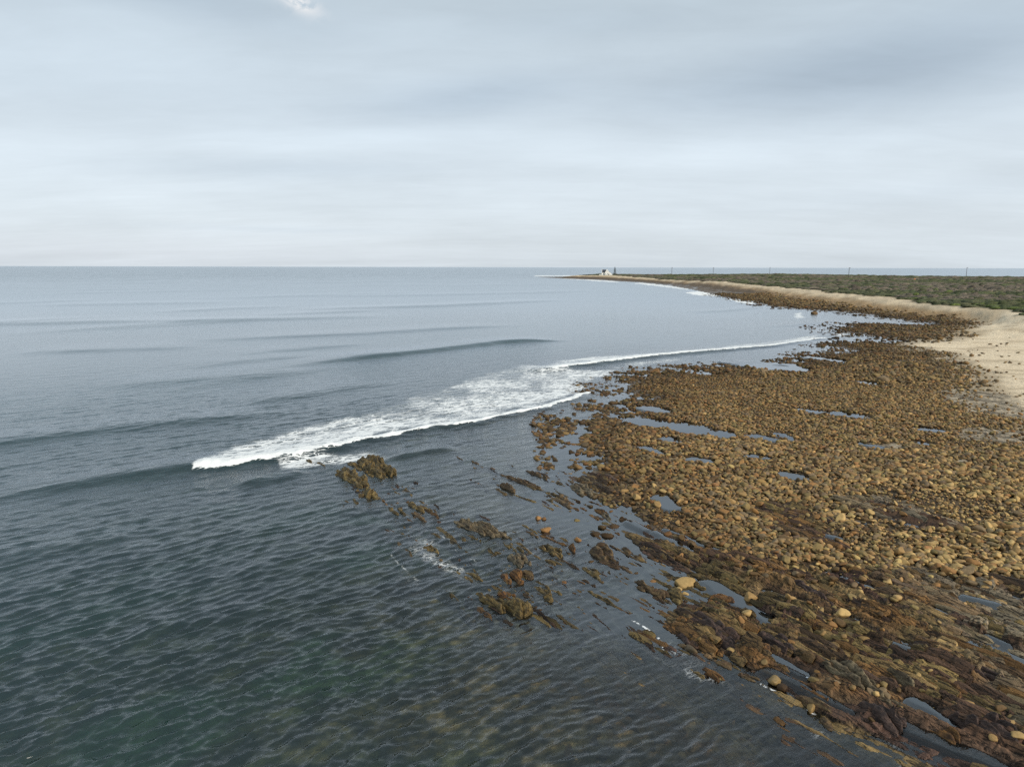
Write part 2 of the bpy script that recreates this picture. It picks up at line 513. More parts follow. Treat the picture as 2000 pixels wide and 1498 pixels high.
def polar(step_r, step_a, a_in=41.0, far_rows=(), fine=None):
    """a fan of vertices round the camera's foot, evenly spaced as seen from 16 m up"""
    th = np.concatenate([np.array([74, 62, 54, 49, 46, 44, 42.5, 41.5]), np.arange(41.0, 1.2, -step_r) if fine is None else
                         np.concatenate([np.arange(41.0, 14.0, -step_r), np.arange(14.0, 4.5, -fine), np.arange(4.5, 1.2, -step_r)])])
    Dr = H / np.tan(np.radians(th))
    Dr = np.concatenate([Dr, far_rows])
    az = np.concatenate([np.linspace(-80, -a_in - 1, 22), np.arange(-a_in, a_in, step_a), np.linspace(a_in + 0.3, 80, 26)])
    azr = np.radians(az)
    X = Dr[:, None] * np.sin(azr)[None, :]; Y = Dr[:, None] * np.cos(azr)[None, :]
    return X, Y


# ------------------------------------------------------------------ materials
def new_mat(name):
    m = bpy.data.materials.new(name)
    m.use_nodes = True
    return m, NT(m.node_tree)


def finish(w, col, rough=0.8, spec=0.3, bump=None, bstr=0.5, bdist=0.05, **kw):
    b = w.n('ShaderNodeBsdfPrincipled')
    w.put(b.inputs['Base Color'], col)
    w.put(b.inputs['Roughness'], rough)
    w.put(b.inputs['Specular IOR Level'], spec)
    if bump is not None:
        bn = w.n('ShaderNodeBump')
        bn.inputs['Strength'].default_value = bstr
        bn.inputs['Distance'].default_value = bdist
        w.put(bn.inputs['Height'], bump)
        w.put(b.inputs['Normal'], bn.outputs[0])
    o = w.n('ShaderNodeOutputMaterial')
    w.put(o.inputs[0], b.outputs[0])
    return b


def attr(w, name, out=0):
    a = w.n('ShaderNodeAttribute', attribute_name=name)
    return a.outputs[out]


def mat_plain(name, col, rough=0.7, var=0.12, scale=3.0, spec=0.3):
    m, w = new_mat(name)
    tc = w.n('ShaderNodeTexCoord')
    n = w.noise(tc.outputs['Object'], scale, 5, 0.6)
    k = w.ramp(n, 0.3, 0.7, 1 - var, 1 + var)
    c = w.vm('MULTIPLY', col, w.comb(k, k, k))
    finish(w, c, rough, spec, n, 0.2, 0.02)
    return m


def mat_ground():
    m, w = new_mat('beach ground of sand, gravel and bedded rock')
    geo = w.n('ShaderNodeNewGeometry')
    col = attr(w, 'Col')
    n = w.noise(geo.outputs['Position'], 3.5, 6, 0.65)
    n2 = w.noise(geo.outputs['Position'], 14.0, 4, 0.6)
    # fine lamination along the strike
    mp = w.n('ShaderNodeMapping')
    w.put(mp.inputs[0], geo.outputs['Position'])
    mp.vector_type = 'POINT'
    mp.inputs['Rotation'].default_value = (0, 0, R(57))
    st = w.n('ShaderNodeMapping')
    w.put(st.inputs[0], mp.outputs[0])
    st.inputs['Scale'].default_value = (0.9, 9.0, 3.0)
    lam = w.noise(st.outputs[0], 1.0, 6, 0.6, 0.4)
    sm = attr(w, 'strat', 2)
    fine = w.m('ADD', w.m('MULTIPLY', lam, sm), w.m('MULTIPLY', n, w.m('SUBTRACT', 1.0, sm)))
    k = w.ramp(fine, 0.28, 0.72, 0.55, 1.5, False)
    c = w.vm('MULTIPLY', col, w.comb(k, k, k))
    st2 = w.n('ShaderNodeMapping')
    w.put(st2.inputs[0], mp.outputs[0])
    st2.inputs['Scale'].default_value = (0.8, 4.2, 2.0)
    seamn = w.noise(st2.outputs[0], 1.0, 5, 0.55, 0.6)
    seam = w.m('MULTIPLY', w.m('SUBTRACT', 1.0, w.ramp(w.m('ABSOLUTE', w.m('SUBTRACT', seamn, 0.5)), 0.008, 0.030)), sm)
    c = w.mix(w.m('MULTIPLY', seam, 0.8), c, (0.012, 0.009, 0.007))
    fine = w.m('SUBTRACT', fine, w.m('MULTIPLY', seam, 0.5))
    rough = w.ramp(attr(w, 'wet', 2), 0, 1, 0.9, 0.42)
    finish(w, c, rough, 0.3, w.m('ADD', w.m('MULTIPLY', fine, 1.0), w.m('MULTIPLY', n2, 0.4)), 1.0, 0.12)
    return m


def mat_stone(name, col=None, wet=False):
    """a rounded quartzite boulder; col None reads each stone's own colour from the mesh"""
    m, w = new_mat(name)
    tc = w.n('ShaderNodeTexCoord')
    geo = w.n('ShaderNodeNewGeometry')
    vec = geo.outputs['Position']
    if col is None:
        base = attr(w, 'Col')
    else:
        oi = w.n('ShaderNodeObjectInfo')
        k = w.ramp(oi.outputs['Random'], 0, 1, 0.82, 1.2, False)
        base = w.vm('MULTIPLY', col, w.comb(k, k, k))
    n = w.noise(vec, 5.0, 6, 0.65)
    n2 = w.noise(vec, 22.0, 3, 0.6)
    k = w.ramp(n, 0.3, 0.7, 0.78, 1.2, False)
    base = w.vm('MULTIPLY', base, w.comb(k, k, k))
    # lichen and weed stains
    st = w.ramp(w.noise(vec, 2.3, 4, 0.6), 0.56, 0.70)
    base = w.mix(w.m('MULTIPLY', st, 0.35), base, (0.075, 0.06, 0.03))
    finish(w, base, 0.72 if not wet else 0.45, 0.25, w.m('ADD', n, w.m('MULTIPLY', n2, 0.3)), 0.45, 0.05)
    return m


def mat_ledge(name, c1, c2, c3):
    m, w = new_mat(name)
    geo = w.n('ShaderNodeNewGeometry')
    mp = w.n('ShaderNodeMapping')
    w.put(mp.inputs[0], geo.outputs['Position'])
    mp.inputs['Rotation'].default_value = (0, 0, R(57))
    st = w.n('ShaderNodeMapping')
    w.put(st.inputs[0], mp.outputs[0])
    st.inputs['Scale'].default_value = (1.0, 7.0, 7.0)
    lam = w.noise(st.outputs[0], 1.0, 7, 0.62, 0.5)
    n = w.noise(geo.outputs['Position'], 3.0, 6, 0.7)
    col = w.mix(w.ramp(lam, 0.40, 0.62), c1, c2)
    col = w.mix(w.ramp(n, 0.50, 0.66), col, c3)
    k = w.ramp(w.noise(geo.outputs['Position'], 11.0, 4, 0.6), 0.3, 0.7, 0.7, 1.3, False)
    col = w.vm('MULTIPLY', col, w.comb(k, k, k))
    finish(w, col, 0.6, 0.3, w.m('ADD', w.m('MULTIPLY', lam, 1.2), n), 0.9, 0.09)
    return m


def mat_sea():
    m, w = new_mat('sea water')
    geo = w.n('ShaderNodeNewGeometry')
    pos = geo.outputs['Position']
    dep = attr(w, 'depth', 2)
    fo = attr(w, 'foam', 2)
    calm = attr(w, 'calm', 2)      # 1 in rock pools
    dist = attr(w, 'dist', 2)
    mp = w.n('ShaderNodeMapping')
    w.put(mp.inputs[0], pos)
    mp.inputs['Rotation'].default_value = (0, 0, R(-38))
    s1 = w.n('ShaderNodeMapping')
    w.put(s1.inputs[0], mp.outputs[0])
    s1.inputs['Scale'].default_value = (0.55, 1.6, 1.0)
    nf = w.noise(s1.outputs[0], 1.35, 5, 0.6, 0.3)       # wavelets
    nm = w.noise(s1.outputs[0], 0.45, 4, 0.55, 0.2)      # larger, for the distance
    ng = w.noise(s1.outputs[0], 3.1, 3, 0.6, 0.2)
    nl = w.noise(s1.outputs[0], 0.07, 3, 0.5)
    patch = w.noise(pos, 0.012, 4, 0.55)
    fine_h = w.m('MULTIPLY', nf, w.m('MULTIPLY', w.ramp(dist, 25, 60, 0.06, 0.08), w.ramp(dist, 70, 160, 1.0, 0.4)))
    far_h = w.m('MULTIPLY', nm, w.m('MULTIPLY', w.ramp(dist, 25, 70, 0.03, 0.08), w.ramp(dist, 90, 260, 1.0, 0.8)))
    vfar_h = w.m('MULTIPLY', nl, w.ramp(dist, 120, 1500, 0.0, 1.5))
    hh = w.m('ADD', w.m('ADD', w.m('ADD', fine_h, w.m('MULTIPLY', ng, w.ramp(dist, 40, 90, 0.022, 0.0))), far_h), vfar_h)
    hh = w.m('MULTIPLY', hh, w.ramp(patch, 0.3, 0.7, 0.75, 1.15))
    hh = w.m('MULTIPLY', hh, w.ramp(calm, 0, 1, 1.0, 0.04))
    bn = w.n('ShaderNodeBump')
    bn.inputs['Strength'].default_value = 1.0
    bn.inputs['Distance'].default_value = 1.0
    w.put(bn.inputs['Height'], hh)
    N = bn.outputs[0]
    fr = w.n('ShaderNodeFresnel')
    w.put(fr.inputs['IOR'], w.ramp(calm, 0, 1, 1.50, 2.2))
    w.put(fr.inputs['Normal'], N)
    gl = w.n('ShaderNodeBsdfGlossy')
    gl.inputs['Color'].default_value = (0.94, 0.965, 1.0, 1)
    w.put(gl.inputs['Roughness'], w.ramp(dist, 60, 500, 0.05, 0.30))
    w.put(gl.inputs['Normal'], N)
    # murk: more of it the deeper the bed lies
    turb = w.m('SUBTRACT', 1.0, w.m('EXPONENT', w.m('MULTIPLY', dep, -0.20)), clamp=True)
    df = w.n('ShaderNodeBsdfDiffuse')
    wc = w.mix(w.ramp(patch, 0.35, 0.65), (0.028, 0.058, 0.068), (0.034, 0.070, 0.078))
    w.put(df.inputs['Color'], wc)
    tr = w.n('ShaderNodeBsdfTransparent')
    w.put(tr.inputs['Color'], w.mix(w.m('MULTIPLY', dep, 0.8, clamp=True), (0.93, 0.95, 0.93), (0.62, 0.82, 0.76)))
    body = w.n('ShaderNodeMixShader')
    w.put(body.inputs[0], turb); w.put(body.inputs[1], tr.outputs[0]); w.put(body.inputs[2], df.outputs[0])
    wat = w.n('ShaderNodeMixShader')
    w.put(wat.inputs[0], w.m('MULTIPLY', fr.outputs[0], w.ramp(dist, 100, 700, 1.0, 0.86))); w.put(wat.inputs[1], body.outputs[0]); w.put(wat.inputs[2], gl.outputs[0])
    # foam: lace that closes up as the foam value nears one
    wv = w.noise(pos, 1.1, 3, 0.6, 0, True)
    wp = w.vm('ADD', s1.outputs[0], w.vm('MULTIPLY', wv, (0.8, 0.8, 0.8)))
    v1 = w.n('ShaderNodeTexVoronoi', feature='DISTANCE_TO_EDGE')
    w.put(v1.inputs['Vector'], wp); v1.inputs['Scale'].default_value = 2.3
    v2 = w.n('ShaderNodeTexVoronoi', feature='DISTANCE_TO_EDGE')
    w.put(v2.inputs['Vector'], wp); v2.inputs['Scale'].default_value = 5.0
    v3 = w.n('ShaderNodeTexVoronoi', feature='DISTANCE_TO_EDGE')
    w.put(v3.inputs['Vector'], wp); v3.inputs['Scale'].default_value = 0.75
    nearl = w.m('MINIMUM', w.m('MULTIPLY', v1.outputs[0], 1.7), w.m('MULTIPLY', v2.outputs[0], 2.6))
    farl = w.m('MINIMUM', w.m('MULTIPLY', v1.outputs[0], 2.0), w.m('MULTIPLY', v3.outputs[0], 1.5))
    fm_ = w.ramp(dist, 42, 60)
    lace = w.m('ADD', w.m('MULTIPLY', nearl, w.m('SUBTRACT', 1.0, fm_)), w.m('MULTIPLY', farl, fm_))
    fn = w.noise(s1.outputs[0], 0.8, 6, 0.7)
    thr = w.m('ADD', w.m('MULTIPLY', w.m('POWER', fo, 1.3), 0.50), w.m('MULTIPLY', w.m('SUBTRACT', fn, 0.5), w.m('MULTIPLY', fo, 2.2)))
    fm = w.ramp(w.m('SUBTRACT', thr, lace), -0.10, 0.10)
    fm = w.m('MAXIMUM', fm, w.ramp(fo, 0.88, 1.0))
    fm = w.m('MULTIPLY', fm, w.ramp(fo, 0.03, 0.34))
    ff = w.n('ShaderNodeBsdfDiffuse')
    ff.inputs['Color'].default_value = (0.80, 0.82, 0.82, 1)
    fb = w.n('ShaderNodeBump'); fb.inputs['Strength'].default_value = 0.6; fb.inputs['Distance'].default_value = 0.12
    w.put(fb.inputs['Height'], w.noise(pos, 3.0, 5, 0.7))
    w.put(ff.inputs['Normal'], fb.outputs[0])
    allm = w.n('ShaderNodeMixShader')
    w.put(allm.inputs[0], w.m('MULTIPLY', fm, 0.95)); w.put(allm.inputs[1], wat.outputs[0]); w.put(allm.inputs[2], ff.outputs[0])
    o = w.n('ShaderNodeOutputMaterial')
    w.put(o.inputs[0], allm.outputs[0])
    return m


# ------------------------------------------------------------------ ground sheet
FAR = np.concatenate([np.arange(770, 1420, 7.0), np.geomspace(1440, 150000, 26)])
XG, YG = polar(0.048, 0.062, far_rows=FAR)
shp = XG.shape
xg, yg = XG.ravel(), YG.ravel()
g = chunked(lambda a, b: ground(a, b, True), xg, yg)


def lerp(a, b, t):
    return a + (b - a) * t[:, None]


def ground_colour(g, x, y):
    c = lambda *v: np.array(v, float)[None, :]
    n1 = fbm(x / 6, y / 6, 4, 40) * 0.5 + 0.5
    n2 = fbm(x / 1.3, y / 1.3, 4, 41) * 0.5 + 0.5
    fu, fv = g['u'], g['v']
    b1 = vn(fu / 0.9, fv / 6, None, 42); b2 = vn(fu / 0.4, fv / 3.5, None, 43); b3 = vn(fu / 2.5, fv / 9, None, 44); b4 = vn(fu / 3.0, fv / 5, None, 45)
    # gravel under the stones
    col = lerp(c(0.060, 0.040, 0.022), c(0.125, 0.085, 0.045), n2)
    # beyond the near beach the stones themselves: brown by the water, orange tan above
    tt = g['t'] + 0.07 * fbm(x / 9, y / 9, 3, 46)
    farc = lerp(c(0.095, 0.066, 0.040), c(0.30, 0.20, 0.10), sstep(tt + 0 * x, 0.32, 0.62) * (1 - 0 * x) if False else sstep(tt - 0.22 * sstep(g['D'], 250, 600), 0.32, 0.58))
    farc = lerp(farc, c(0.52, 0.42, 0.285), sstep(tt, 0.64, 0.84))
    farc = farc * (0.75 + 0.5 * vn(x / 2.2, y / 2.2, None, 47))[:, None]
    col = lerp(col, farc, sstep(g['D'], 120, 200))
    col = lerp(col, c(0.42, 0.335, 0.22), sstep(g['ss'], -13, -3) * 0.85 * sstep(g['px'], 1600, 1800))
    # bedded rock
    r = lerp(c(0.050, 0.031, 0.019), c(0.135, 0.098, 0.050), sstep(b1 * 0.6 + b2 * 0.4, 0.42, 0.72))
    r = lerp(r, c(0.155, 0.086, 0.034), sstep(b3 * 0.6 + b2 * 0.4, 0.60, 0.72) * 0.7)
    r = lerp(r, c(0.062, 0.038, 0.032), sstep(b4, 0.55, 0.72) * 0.8)
    r = lerp(r, c(0.165, 0.125, 0.055), sstep(vn(fu / 1.6, fv / 7, None, 48), 0.68, 0.82) * 0.7)
    r = r * np.array([1.35, 1.22, 1.05])
    r = r * (0.72 + 0.55 * (g['blk2'] + 0.5) + 0.25 * g['blk'])[:, None]
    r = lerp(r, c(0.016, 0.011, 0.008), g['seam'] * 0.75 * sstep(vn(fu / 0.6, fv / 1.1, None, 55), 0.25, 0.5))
    palew = sstep(g['px'] + 0.9 * (g['py'] - 1200) * -1, 1730, 1950) * sstep(b2 * 0.5 + b1 * 0.5, 0.34, 0.55)
    r = lerp(r, c(0.34, 0.275, 0.185), palew * 0.8)
    sm = np.maximum(g['strat'], g['dk']) * sstep(g['D'], 150, 100)
    dkc = lerp(c(0.040, 0.022, 0.016), c(0.105, 0.062, 0.035), b2)
    r = lerp(r, dkc, g['dk'])
    # weed and slime low down, where it never dries
    col = lerp(col, r, sm)
    pl = lerp(c(0.16, 0.13, 0.09), c(0.46, 0.38, 0.27), sstep(b2 * 0.55 + vn(fu / 0.25, fv / 3, None, 49) * 0.45, 0.3, 0.65))
    col = lerp(col, pl, g['pale'])
    sand = lerp(c(0.62, 0.50, 0.34), c(0.72, 0.60, 0.43), fbm(x / 7, y / 3, 4, 50) * 0.5 + 0.5)
    sand = lerp(sand, c(0.36, 0.28, 0.18), sstep(fbm(x / 5, y / 2.2, 5, 51), 0.05, 0.45) * 0.6)
    col = lerp(col, sand, g['sandm'])
    # heath soil
    vg = lerp(c(0.050, 0.058, 0.026), c(0.075, 0.072, 0.036), n1)
    col = lerp(col, vg, sstep(g['vd'], -1.5, 2.5))
    # under water: brown algae on stones, green weed, sandy gaps
    bed = lerp(c(0.050, 0.038, 0.020), c(0.15, 0.105, 0.050), sstep(fbm(x / 1.1, y / 1.1, 4, 52), -0.15, 0.45))
    grn = sstep(fbm(x / 7 + 3, y / 5, 3, 53), 0.02, 0.42)
    bed = lerp(bed, c(0.050, 0.082, 0.034), grn * sstep(-g['sd'], 8, 16) * 0.9)
    bed = lerp(bed, c(0.030, 0.020, 0.022), sstep(fbm(x / 5, y / 4 + 9, 3, 54), 0.1, 0.4) * 0.8)
    bed = lerp(bed, c(0.33, 0.28, 0.235) * (0.7 + 0.6 * n2)[:, None], sstep(-g['sd'], 13, 3) * 0.85 * sstep(g['py'], 1330, 1180))
    bed = bed * np.array([1.6, 1.6, 1.5])
    uw = sstep(g['h'], 0.02, -0.22) * (1 - 0.5 * g['pool'])
    col = lerp(col, bed, uw)
    return col


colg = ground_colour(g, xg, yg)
hz = g['h'].copy()
hz[g['D'] > 3000] = -9
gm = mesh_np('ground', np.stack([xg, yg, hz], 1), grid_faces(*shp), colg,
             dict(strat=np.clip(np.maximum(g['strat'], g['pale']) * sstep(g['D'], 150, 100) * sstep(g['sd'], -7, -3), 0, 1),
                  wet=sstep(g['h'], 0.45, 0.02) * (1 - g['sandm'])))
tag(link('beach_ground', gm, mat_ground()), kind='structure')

# ------------------------------------------------------------------ sea
# swells and breakers: crest lines in photograph pixels, height, face width, back width (m)
BREAK1 = [(-420, 1010), (-150, 985), (0, 968), (200, 940), (300, 926), (370, 915), (450, 911), (540, 899), (640, 880), (700, 866), (780, 850),
          (850, 838), (930, 826), (1000, 810), (1060, 797), (1110, 781), (1150, 766)]
BREAK2 = [(960, 735), (1035, 728), (1100, 720), (1180, 709), (1260, 699), (1340, 691), (1440, 682), (1500, 677), (1560, 668), (1610, 660)]
SWELLS = [
    (BREAK1, 0.50, 1.1, 3.4, 0.02, 0.0), (BREAK2, 0.45, 1.5, 4.0, 0.05, 0.05),
    ([(560, 715), (700, 702), (780, 693), (850, 685), (920, 677), (970, 671), (1040, 667), (1120, 664)], 0.62, 2.0, 7, 0.3, 0.2),
    ([(-300, 905), (-100, 880), (0, 866), (110, 851), (250, 834), (400, 821), (520, 808), (600, 800)], 0.36, 1.7, 5, 0.02, 0.3),
    ([(150, 760), (330, 745), (480, 735), (600, 718)], 0.22, 3, 7, 0.3, 0.3),
    ([(430, 795), (560, 776), (700, 755), (800, 745)], 0.22, 2, 5, 0.3, 0.3),
    ([(-200, 640), (0, 634), (200, 629), (400, 628), (600, 622), (800, 616)], 0.42, 5, 14, 0.2, 0.3),
    ([(560, 607), (700, 602), (850, 598), (1000, 591), (1130, 584)], 0.42, 6, 14, 0.2, 0.3),
    ([(300, 668), (500, 660), (700, 652), (900, 640), (1050, 632)], 0.30, 4, 10, 0.3, 0.3),
    ([(500, 580), (800, 577), (1050, 572), (1180, 566)], 0.42, 8, 18, 0.3, 0.3),
    ([(700, 560), (1000, 557), (1120, 553)], 0.42, 9, 20, 0.3, 0.3),
    ([(0, 598), (250, 594), (500, 590)], 0.35, 7, 18, 0.3, 0.3),
    ([(0, 690), (250, 682), (420, 676)], 0.25, 4, 10, 0.3, 0.3),
    ([(1330, 612), (1420, 607), (1500, 599)], 0.22, 3, 7, 0.3, 0.2),
    ([(1500, 640), (1560, 634), (1640, 626)], 0.16, 2, 5, 0.3, 0.3),
    ([(430, 950), (520, 938), (575, 927), (620, 917)], 0.28, 0.8, 1.8, 0.3, 0.3),
    ([(740, 896), (800, 889), (860, 881), (900, 876)], 0.30, 0.8, 1.8, 0.3, 0.3),
    ([(-50, 1100), (60, 1078), (170, 1058), (280, 1040)], 0.16, 0.8, 1.8, 0.3, 0.3),
    ([(640, 1010), (700, 1000), (760, 990)], 0.10, 0.6, 1.2, 0.3, 0.3),
    ([(200, 1262), (300, 1235), (420, 1205), (520, 1180)], 0.14, 0.7, 1.6, 0.3, 0.3),
    ([(0, 1480), (120, 1440), (260, 1400), (350, 1370)], 0.14, 0.7, 1.6, 0.3, 0.3),
    ([(560, 1130), (640, 1105), (720, 1080), (760, 1062)], 0.12, 0.6, 1.4, 0.3, 0.3),
]
rq = np.random.default_rng(21)
for yy in (556, 563, 571, 577, 586, 600, 612, 620, 641, 650, 662, 700, 724, 742, 775):
    x0 = rq.uniform(-200, 500); x1 = x0 + rq.uniform(350, 800)
    x1 = min(x1, 1150 - (yy - 556) * 1.2)
    sl = 0.012 + 0.12 * (yy - 556) / 220
    pts = [(x0 + (x1 - x0) * t, yy - sl * ((x1 - x0) * t) + rq.normal(0, 0.4)) for t in np.linspace(0, 1, 6)]
    mid = un(x1, yy)[1]
    SWELLS.append((pts, 0.10 + mid * 0.0007, 1.5 + mid * 0.012, 4 + mid * 0.03, 0.4, 0.4))
SWELLS = [(W(p), a, f, b, e0, e1) for p, a, f, b, e0, e1 in SWELLS]
# churned water behind the breakers: polygon, strength
CHURN = [(W([(378, 905), (440, 880), (500, 858), (560, 842), (640, 820), (700, 812), (760, 795), (830, 765), (950, 728), (1010, 712), (1090, 716),
             (1150, 722), (1230, 722), (1160, 745), (1115, 778), (1060, 795), (1000, 808), (930, 824), (850, 836), (780, 848), (700, 864),
             (640, 878), (540, 897), (450, 909)]), 0.50),
         (W([(1060, 722), (1090, 705), (1150, 697), (1300, 690), (1400, 680), (1450, 672), (1530, 664), (1600, 652), (1605, 662), (1500, 677), (1340, 691), (1180, 709)]), 0.42),
         (W([(1180, 712), (1300, 700), (1420, 690), (1340, 706), (1200, 725)]), 0.22),
         (W([(1340, 572), (1370, 568), (1410, 574), (1400, 579), (1355, 576)]), 0.95),
         (W([(1425, 585), (1450, 585), (1480, 592), (1470, 595), (1440, 590)]), 0.8),
         (W([(1550, 612), (1568, 610), (1570, 620), (1555, 624)]), 0.45),
         (W([(1640, 652), (1655, 650), (1650, 657), (1630, 658)]), 0.8),
         (W([(1040, 538.5), (1070, 538), (1130, 538.6), (1128, 539.8), (1064, 540.0), (1046, 539.8)]), 0.55),
         (W([(1100, 543.8), (1128, 545), (1180, 547.8), (1210, 550.5), (1205, 552), (1160, 549), (1100, 545)]), 0.55),
         (W([(1250, 552), (1300, 557.3), (1350, 565), (1340, 566), (1290, 560), (1240, 554)]), 0.55),
         (W([(1150, 545.6), (1160, 546.2), (1160, 548.2), (1146, 547.6)]), 1.0),
         (W([(560, 880), (660, 885), (735, 880), (770, 892), (750, 900), (660, 905), (560, 920), (540, 905)]), 0.33),
         (W([(720, 1012), (760, 1000), (850, 1018), (880, 1050), (900, 1090), (960, 1120), (985, 1160), (940, 1150), (880, 1130), (820, 1140),
             (780, 1100), (730, 1040)]), 0.27),
         (W([(900, 1090), (980, 1085), (990, 1120), (940, 1140)]), 0.26),
         (W([(690, 1020), (702, 1020), (704, 1034), (694, 1036)]), 0.75),
         (W([(945, 1175), (990, 1205), (1040, 1210), (1030, 1222), (970, 1215), (930, 1180)]), 0.30),
         (W([(1090, 1190), (1190, 1195), (1260, 1250), (1330, 1300), (1310, 1315), (1240, 1275), (1150, 1225), (1090, 1210)]), 0.22),
         (W([(1290, 1240), (1310, 1255), (1345, 1290), (1350, 1303), (1320, 1285), (1285, 1255)]), 0.34),
         (W([(1330, 1300), (1380, 1320), (1430, 1340), (1420, 1350), (1370, 1335), (1330, 1315)]), 0.36),
         (W([(1470, 1330), (1500, 1345), (1560, 1375), (1600, 1400), (1590, 1408), (1540, 1385), (1480, 1348)]), 0.32),
         (W([(1600, 1400), (1680, 1430), (1670, 1450), (1600, 1425)]), 0.40),
         (W([(1720, 1470), (1790, 1498), (1800, 1520), (1720, 1500)]), 0.32),
         (W([(1335, 1380), (1362, 1370), (1362, 1388), (1340, 1392)]), 0.35)]
FLINES = [(W([(1215, 1200), (1245, 1215), (1275, 1240), (1290, 1258), (1300, 1275)]), 0.05, 0.9),
          (W([(1480, 1335), (1520, 1352), (1560, 1375), (1600, 1396)]), 0.06, 0.9),
          (W([(850, 1040), (880, 1055), (900, 1080), (930, 1100)]), 0.06, 0.4),
          (W([(760, 1080), (800, 1120), (830, 1135)]), 0.07, 0.3)]

XS, YS = polar(0.052, 0.075, far_rows=np.geomspace(770, 180000, 150), fine=0.02)
ssh = XS.shape
xs, ys = XS.ravel(), YS.ravel()
rw = np.random.default_rng(3)
WAVES = []
for i in range(46):
    lam = 0.32 * (1.07 ** i)
    ang = R(42) + rw.normal(0, 0.36)        # crest direction
    kx, ky = -math.sin(ang), math.cos(ang)
    WAVES.append((lam, kx * 2 * math.pi / lam, ky * 2 * math.pi / lam, rw.uniform(0, 6.28), 0.0205 * lam if lam < 0.65 else 0.0133 * (lam / 0.65) ** -0.75))


